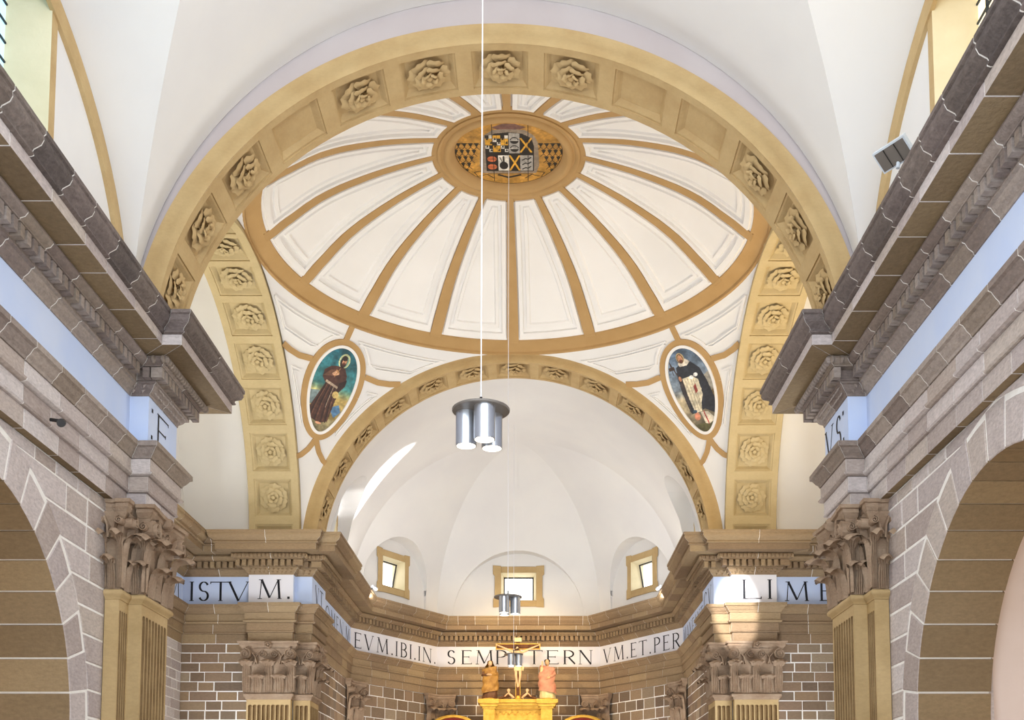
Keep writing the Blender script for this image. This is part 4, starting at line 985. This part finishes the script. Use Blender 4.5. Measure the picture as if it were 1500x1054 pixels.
    for (x0, x1, y0, y1) in ((g0, g1, h0, h0+f), (g0, g1, h1-f, h1), (g0, g0+f, h0, h1), (g1-f, g1, h0, h1)):
        mb.add([T(x0, y0, .03), T(x1, y0, .03), T(x1, y1, .03), T(x0, y1, .03), T(x0, y0, 0), T(x1, y0, 0), T(x1, y1, 0), T(x0, y1, 0)], [(0,1,2,3), (0,4,5,1), (1,5,6,2), (2,6,7,3), (3,7,4,0)])
    mb.build('casement', 'dark', wn)
    return wn
# three apse facets
specs = [((ap[0], ap[1]), (1.92, 1.5, 7.12), 3, 1.9, 1.02, .16), ((ap[1], ap[2]), (2.56, 2.05, 6.6), 4, 2.56, 1.10, 0.0), ((ap[2], ap[3]), (2.11, 1.5, 7.12), 5, 2.13, 1.02, .16)]
for cr, nic, n, uc, w, tl in specs:
    a, U, Nn, L = facet(cr, (0, YV), (0, YV), nic, 'vault_facet'); window(n, a, U, Nn, uc, w, 7.17, 8.04, nic, tl)
# straight part of the chancel, one side recess each
for s in (-1, 1):
    c = ((-XV, 25.8), (-XV, YV)) if s < 0 else ((XV, YV), (XV, 25.8)); r = ((0, 25.8), (0, YV)) if s < 0 else ((0, YV), (0, 25.8))
    nic = (2.6, .9, 8.2) if s < 0 else (YV-25.8-2.6, .9, 8.2)
    a, U, Nn, L = facet(c, *r, nic, 'barrel_side'); window(6 if s < 0 else 7, a, U, Nn, nic[0], .8, 7.17, 8.04, nic, .06)
MB().grid([[(4.46*cos(t), 25.83, ZS+.987*4.46*sin(t)), (5.2*cos(t), 25.83, 6.0+5.6*sin(t))] for t in np.linspace(0, pi, 60)]).build('arch_rear_wall', 'white', cv)

# ------------------------------------------------------------------ pendant lamps
def pendant(loc, ztop, label, ph, R=.255, sc=1.0):
    x, y, z = loc; lp = thing('pendant_lamp', (x, y, z-.36*sc), label, 'lamp', 'pendant lamps down the middle')
    MB().lathe((x, y, z), [(.001, .012), (R*.98, .012), (R, .006), (R, -.006), (R*.98, -.012), (.001, -.012)], 40).build('disc', 'disc', lp)
    MB().tube([(x, y, z+.01), (x, y, z+.12)], .012, 8).build('cable_clamp', 'dark', lp)
    MB().tube([(x, y, z+.11), (x, y, (z+ztop)/2), (x, y, ztop)], .0055, 6).build('cable', 'wire', lp)
    for k in range(3):
        a = ph+2*pi*k/3; cx, cy = x+.135*sc*cos(a), y+.135*sc*sin(a); r = .092*sc
        lc = MB().lathe((cx, cy, z-.012), [(.001, 0), (r, 0), (r, -.30*sc), (r*.93, -.30*sc), (r*.93, -.27*sc)], 28).build('lamp_cylinder', 'steel', lp, smooth=True)
        MB().lathe((cx, cy, z-.012), [(.001, -.275*sc), (r*.92, -.275*sc)], 24).build('bulb', 'glow', lc)
        light('lamp_beam', 'SPOT', (cx, cy, z-.40*sc), 40, (1, .9, .75), .06, (cx, cy, -1.6), 90, .6)
    return lp
pendant((0, 9.6, 3.68), 10.9, 'largest three-cylinder steel pendant lamp, hanging before the arch', 2.9)
pendant((0, YC, 4.22), 12.65, 'middle-sized steel pendant lamp hanging in front of the apse window', -pi/2+.52+pi)
pendant((-.06, 29.6, 4.66), 10.95, 'smallest steel pendant lamp hanging in front of the crucifix', -pi/2+.52+pi)

# ------------------------------------------------------------------ floodlights and a small fitting on the cornices
def floodlight(loc, face, label, sc=1.0, m='lw'):
    loc = Vector(loc); N = (Vector(face)).normalized(); U = N.cross(Vector((0, 0, 1))).normalized(); V = U.cross(N)
    f = thing('floodlight', loc-Vector((0, 0, .15*sc)), label, 'floodlight'); w, h, d = .2*sc, .12*sc, .05*sc
    MB().obox(loc, U, V, N, (-w, w), (-h, h), (-d, 0)).build('housing', m, f)
    MB().obox(loc, U, V, N, (-w*.9, w*.9), (-h*.85, h*.85), (0, .006)).build('glass_front', 'disc', f)
    for k in (-.33, .33): MB().obox(loc, U, V, N, (w*k-.004, w*k+.004), (-h*.85, h*.85), (.006, .012)).build('divider', 'dark', f)
    MB().tube([loc-N*d, loc-N*(d+.08*sc)-Vector((0, 0, .1*sc)), loc-N*(d+.05*sc)-Vector((0, 0, .2*sc))], .02*sc, 8).build('bracket', m, f)
    return f
floodlight((4.20, 11.1, 6.98), (-.55, -.35, -.8), 'pale grey floodlight standing on the right nave cornice')
floodlight((-3.95, 25.0, 6.66), (.6, .5, .5), 'small white floodlight on the corner of the left cornice before the chancel', .75)
for s, side in ((-1, 'left'), (1, 'right')):
    for j, (yy, lab) in enumerate(((27.6, 'nearer'), (30.6, 'farther'))):
        l = Vector((s*4.0, yy, 6.62)); sp = thing('spotlight', l, '%s of the small white altar spotlights on the %s chancel cornice' % (lab, side), 'spotlight', )
        d = (Vector((0, 34.4, 4.4))-l).normalized(); MB().tube([l+Vector((0, 0, .1)), l+Vector((0, 0, .1))+d*.16], .055, 12).build('lamp_head', 'lw', sp)
        MB().tube([l+Vector((0, 0, .1))+d*.161, l+Vector((0, 0, .1))+d*.166], .045, 12).build('bulb', 'led', sp); MB().tube([l-Vector((0, 0, .1)), l+Vector((0, 0, .1))], .015, 8).build('stem', 'dark', sp)
sp = thing('spotlight', (-4.72, 11.8, 4.30), 'small black spotlight fixed to the architrave of the left nave wall', 'spotlight')
MB().tube([(-4.76, 11.8, 4.42), (-4.66, 11.78, 4.40)], .02, 8).build('bracket', 'dark', sp); MB().tube([(-4.66, 11.86, 4.41), (-4.62, 11.74, 4.36)], .045, 12).build('lamp_head', 'dark', sp)

# ------------------------------------------------------------------ altarpiece, crucifix and statues
AY = 33.6
al = thing('altarpiece', (0, AY, FLOOR), 'gilded altarpiece whose top cornice rises under the crucifix', 'altarpiece')
bxs = lambda n, m, *a: MB().box(*a).build(n, m, al)
bxs('body', 'gilt', -1.0, 1.0, AY-.05, AY+.5, FLOOR, 3.62)
for k, (p_, z0, z1) in enumerate(((.03, 3.62, 3.66), (.07, 3.66, 3.72), (.14, 3.72, 3.80), (.2, 3.80, 3.90))): bxs('cornice', 'gilt', -1.0-p_, 1.0+p_, AY-.1-p_, AY+.5, z0, z1)
for s in (-1, 1):
    for p_, z0, z1 in ((.0, 3.1, 3.62), (.03, 3.62, 3.68), (.08, 3.68, 3.77), (.13, 3.77, 3.90), (.0, 2.2, 3.02), (.05, 3.02, 3.1)):
        bxs('corner_block', 'gilt', s*.86-.17-p_, s*.86+.17+p_, AY-.24-p_, AY, z0, z1+.003)
    # curved wing tops with a red field
    mb = MB(); cx = s*1.95
    rows = [[(cx+r*cos(t), AY+.1-d, 3.0+r*.62*sin(t)) for r, d in ((.74, 0), (.74, .1), (.66, .13), (.62, .13), (.60, .06), (.60, 0))] for t in np.linspace(0, pi, 20)]
    mb.grid(rows); mb.build('wing_moulding', 'gilt', al)
    mb = MB(); mb.add([(cx+.6*cos(t), AY+.08, 3.0+.6*.62*sin(t)) for t in np.linspace(0, pi, 20)]+[(cx-.6, AY+.08, FLOOR), (cx+.6, AY+.08, FLOOR)], [tuple(range(22))]); mb.build('red_panel', 'red', al)
mb = MB(); mb.sm = True        # carved scrolls on the frieze
for k in range(15):
    cx = -.63+k*.09; rows = []
    for j in range(13): a = j/12*4.5*(1 if k % 2 else -1); r = .042*(1-j/16); rows.append((cx+r*cos(a), AY-.075, 3.5+(.02 if k % 2 else -.01)+r*sin(a)))
    mb.tube(rows, .011, 5)
mb.build('carved_scrolls', 'gilt', al, kind='stuff')
MB().box(-.7, .7, AY-.07, AY-.04, 3.02, 3.36).build('frieze_panel', 'gilt', al)

cr = thing('crucifix', (0, AY, 3.9), 'wooden crucifix with gilded edges and a pale hanging figure above the altarpiece', 'crucifix')
zt = 5.84
MB().box(-.055, .055, AY+.02, AY+.09, 3.92, zt-.04).build('upright', 'wood', cr); MB().box(-.65, .65, AY+.0, AY+.075, 5.47, 5.60).build('crossbeam', 'wood', cr)
mb = MB()
for x0, x1, z0, z1 in ((-.66, .66, 5.60, 5.625), (-.66, .66, 5.445, 5.47), (-.675, -.65, 5.445, 5.625), (.65, .675, 5.445, 5.625), (-.075, -.055, 3.92, 5.45), (.055, .075, 3.92, 5.45)): mb.box(x0, x1, AY-.01, AY+.08, z0, z1)
mb.build('gilded_edge', 'gilt', cr)
MB().box(-.11, .11, AY-.02, AY+.03, 5.68, 5.80).build('title_board', 'cream', cr); MB().lathe((0, AY+.05, 3.9), [(.14, 0), (.13, .04), (.07, .07), (.05, .14)], 16).build('foot', 'gilt', cr)
def skinned(name, verts, edges, m, parent, sub=2, label=None, cat=None):
    me = bpy.data.meshes.new(name); me.from_pydata([v[:3] for v in verts], edges, []); o = bpy.data.objects.new(name, me); COL.objects.link(o)
    md = o.modifiers.new('skin', 'SKIN'); md.use_smooth_shade = True
    for i, v in enumerate(verts):
        me.skin_vertices[0].data[i].radius = (v[3], v[4] if len(v) > 4 else v[3])
    me.skin_vertices[0].data[0].use_root = True
    o.modifiers.new('sub', 'SUBSURF').levels = sub; o.modifiers['sub'].render_levels = sub
    dg = bpy.context.evaluated_depsgraph_get(); me2 = bpy.data.meshes.new_from_object(o.evaluated_get(dg)); me2.materials.clear(); me2.materials.append(MT[m])
    bpy.data.objects.remove(o); V = [tuple(v.co) for v in me2.vertices]; F = [tuple(p.vertices) for p in me2.polygons]
    mb = MB(); mb.add(V, F); mb.sm = True; return mb.build(name, m, parent, smooth=True)
y = AY-.10
V = [(0, y+.02, 4.93, .085, .07), (0, y+.01, 5.08, .075, .06), (0, y-.01, 5.22, .10, .075), (0, y, 5.33, .09, .06), (-.005, y-.03, 5.39, .035), (-.03, y-.07, 5.46, .055), (-.04, y-.08, 5.52, .045),
     (-.12, y+.01, 5.34, .045), (-.33, y+.03, 5.44, .032), (-.56, y+.06, 5.545, .022), (-.62, y+.06, 5.56, .028, .014),
     (.12, y+.01, 5.34, .045), (.33, y+.03, 5.44, .032), (.56, y+.06, 5.545, .022), (.62, y+.06, 5.56, .028, .014),
     (-.055, y+.0, 4.84, .06), (-.06, y-.09, 4.62, .042), (-.015, y+.0, 4.36, .026), (-.01, y-.03, 4.27, .026),
     (.055, y+.0, 4.84, .06), (.07, y-.08, 4.62, .042), (.03, y+.0, 4.37, .026), (.02, y-.04, 4.28, .026)]
E_ = [(0,1),(1,2),(2,3),(3,4),(4,5),(5,6),(3,7),(7,8),(8,9),(9,10),(3,11),(11,12),(12,13),(13,14),(0,15),(15,16),(16,17),(17,18),(0,19),(19,20),(20,21),(21,22)]
body = skinned('carved_body', V, E_, 'skin', cr)
mb = MB(); mb.sm = True; mb.grid([[(.115*w*cos(a)*(1+.06*cos(7*a)), y+.0+.10*w*sin(a)*(1+.06*cos(7*a)), z) for a in np.linspace(0, 2*pi, 25)[:-1]] for z, w in ((4.97, .95), (4.93, 1.02), (4.87, 1.05), (4.80, 1.08), (4.77, .95))], True); mb.tube([(.11, y, 4.93), (.16, y-.02, 4.86), (.15, y-.01, 4.78)], [.03, .035, .012], 8); mb.build('loincloth', 'cream', cr)
mb = MB(); mb.sm = True; mb.lathe((-.035, y-.05, 5.44), [(.02, -.05), (.06, -.04), (.068, .03), (.06, .08), (.03, .11), (.001, .115)], 14); mb.build('hair', 'hair', cr)
for sx in (-.62, .62):           # fingers
    for k in range(5): MB().tube([(sx, y+.05, 5.565), (sx+(.02 if sx > 0 else -.02)*1.2, y+.04, 5.55+.014*k), (sx+(.04 if sx > 0 else -.04), y+.015, 5.55+.014*k)], [.008, .007, .005], 5).build('finger', 'skin', cr)

def robed(loc, H, label, robe, mantle, flesh, veil, lean, armup, veilm):
    x, y, z = loc; st = thing('statue', loc, label, 'statue')
    mb = MB(); mb.sm = True; rows = []; n = 36
    prof = [(0, .21, .17), (.04, .22, .17), (.15, .2, .15), (.3, .185, .14), (.45, .17, .125), (.55, .155, .11), (.65, .165, .11), (.74, .18, .11), (.79, .165, .10), (.825, .10, .075), (.84, .05, .05)]
    for t, rx, ry in prof:
        cx = x+lean*sin(t*pi)*.05; rows.append([(cx+rx*H/1.2*cos(a)*(1+.09*(1-t*.8)*sin(8*a+t*6)), y+ry*H/1.2*sin(a)*(1+.10*(1-t*.8)*cos(7*a-t*5)), z+.04+t*H*.94) for a in np.linspace(0, 2*pi, n+1)[:-1]])
    mb.grid(rows, True); mb.build('robe', robe, st)
    hz = z+.04+H*.885; hx = x+lean*.02; hy = y-.035
    mb = MB(); mb.sm = True; R = .072*H/1.2
    rows = []
    for i in range(9):
        ph = pi*i/8; rows.append([(hx+R*.85*sin(ph)*cos(a), hy+R*sin(ph)*sin(a)-(.016 if (3 < i < 6 and abs(a-3*pi/2) < .25) else 0), hz+R*1.25*cos(ph)) for a in np.linspace(0, 2*pi, 17)[:-1]])
    mb.grid(rows, True); mb.tube([(hx, hy+.02, hz-R*.8), (x, y, z+.04+H*.80)], .035, 10); mb.build('head', flesh, st)
    for dx in (-.022, .022): MB().lathe((hx+dx, hy-R*.93, hz+.005), [(.001, .006), (.008, 0), (.001, -.006)], 8).build('eye', 'hair', st)
    MB().obox((hx, hy-R*.95, hz-.035), (1, 0, 0), (0, 0, 1), (0, -1, 0), (-.014, .014), (-.004, .004), (-.004, .003)).build('mouth', 'red', st)
    mb = MB(); mb.sm = True      # veil or hair around the head
    rows = []
    for t, r, dn_ in ((0, .02, 0), (.12, .75, 0), (.35, 1.1, 0), (.7, 1.25, 0), (1.1, 1.2 if veil else 1.05, 0), (1.8, 1.7 if veil else .9, 0), (2.6, 2.3 if veil else .4, 0)):
        rows.append([(hx+R*r*cos(a), hy+.012+R*r*sin(a)*1.0, hz+R*1.35-R*t*1.1) for a in np.linspace(-.35, pi+.35, 19)])
    mb.grid(rows); mb.build('veil' if veil else 'hair', veilm, st)
    # mantle swept diagonally with ridged folds
    mb = MB(); mb.sm = True; rows = []
    for i in range(25):
        t = i/24; row = []
        for j in range(22):
            a = -pi*.98+j/21*pi*(.9+.25*t)+lean*.3*t; r = (.192+.045*t+.016*sin(i*.75+j*.7)); row.append((x+lean*sin((1-t)*pi)*.03+r*H/1.2*cos(a)*1.12, y+r*.85*H/1.2*sin(a), z+.06+H*(.76-.62*t)+.05*lean*cos(a)))
        rows.append(row)
    mb.grid(rows); mb.build('mantle', mantle, st)
    for s in (-1, 1):            # arms with hands and fingers
        sh = Vector((x+s*.12*H/1.2, y-.01, z+.04+H*.755)); el = sh+Vector((s*.07, -.05, -.20*H/1.2)) ; ha = Vector((x+s*.03, y-.20, z+H*.62)) if not (armup and s < 0) else Vector((x-.17, y-.2, z+H*.84))
        if armup and s > 0: ha = Vector((x+.02, y-.2, z+H*.52))
        mb = MB(); mb.sm = True; mb.tube([sh, el, el.lerp(ha, .75)], [.055, .06, .048], 10); mb.build('sleeve', mantle if s > 0 else robe, st)
        mb = MB(); mb.sm = True; mb.tube([el.lerp(ha, .7), ha, ha+(ha-el).normalized()*.045], [.022, .024, .022], 8); d = (ha-el).normalized()
        for k in range(4): q = ha+d*.045+Vector(((k-1.5)*.012, 0, 0)); mb.tube([q, q+d*.03+Vector((0, 0, .012)), q+d*.045+Vector((0, 0, .028))], [.0075, .007, .005], 5)
        mb.tube([ha+Vector((-s*.02, 0, .01)), ha+Vector((-s*.035, 0, .04))], [.009, .006], 5); mb.build('hand', flesh, st)
    MB().lathe((x, y, z), [(.001, 0), (.2, 0), (.2, .03), (.18, .05), (.001, .05)], 20).build('base', 'gilt', st)
    return st
robed((-.86, AY+.0, 3.905), 1.2, 'gilt veiled woman statue in brown robe left of the crucifix', 'robeb', 'robeg', 'skin', True, 1, False, 'robeg')
robed((.90, AY+.0, 3.905), 1.24, 'statue of a young man in rose and cream robes right of the crucifix', 'cream', 'robep', 'skin', False, -1, True, 'hair')
# carved mound with two small cherub heads at the foot of the cross
md = thing('carved_mound', (0, AY, 3.9), 'dark carved scrollwork mound with two small pale heads at the foot of the crucifix', 'carving')
for s in (-1, 1):
    mb = MB(); mb.sm = True
    mb.tube([(s*.1, AY, 4.0), (s*.2, AY-.02, 4.07), (s*.34, AY, 4.03), (s*.5, AY, 3.97), (s*.58, AY, 3.93)], [.05, .06, .055, .045, .02], 10); mb.build('scroll', 'robeb', md)
    mb = MB(); mb.sm = True; mb.tube([(s*.12, AY-.08, 3.96), (s*.2, AY-.1, 4.03), (s*.28, AY-.1, 4.1), (s*.27, AY-.1, 4.16)], [.03, .035, .03, .02], 8); mb.tube([(s*.3, AY-.1, 4.1), (s*.4, AY-.1, 4.0)], [.02, .016], 8); mb.build('cherub_body', 'skin', md)
    mb = MB(); mb.sm = True; mb.lathe((s*.28, AY-.1, 4.19), [(.001, -.055), (.035, -.045), (.052, 0), (.038, .042), (.001, .055)], 14); mb.build('cherub_head', 'skin', md)
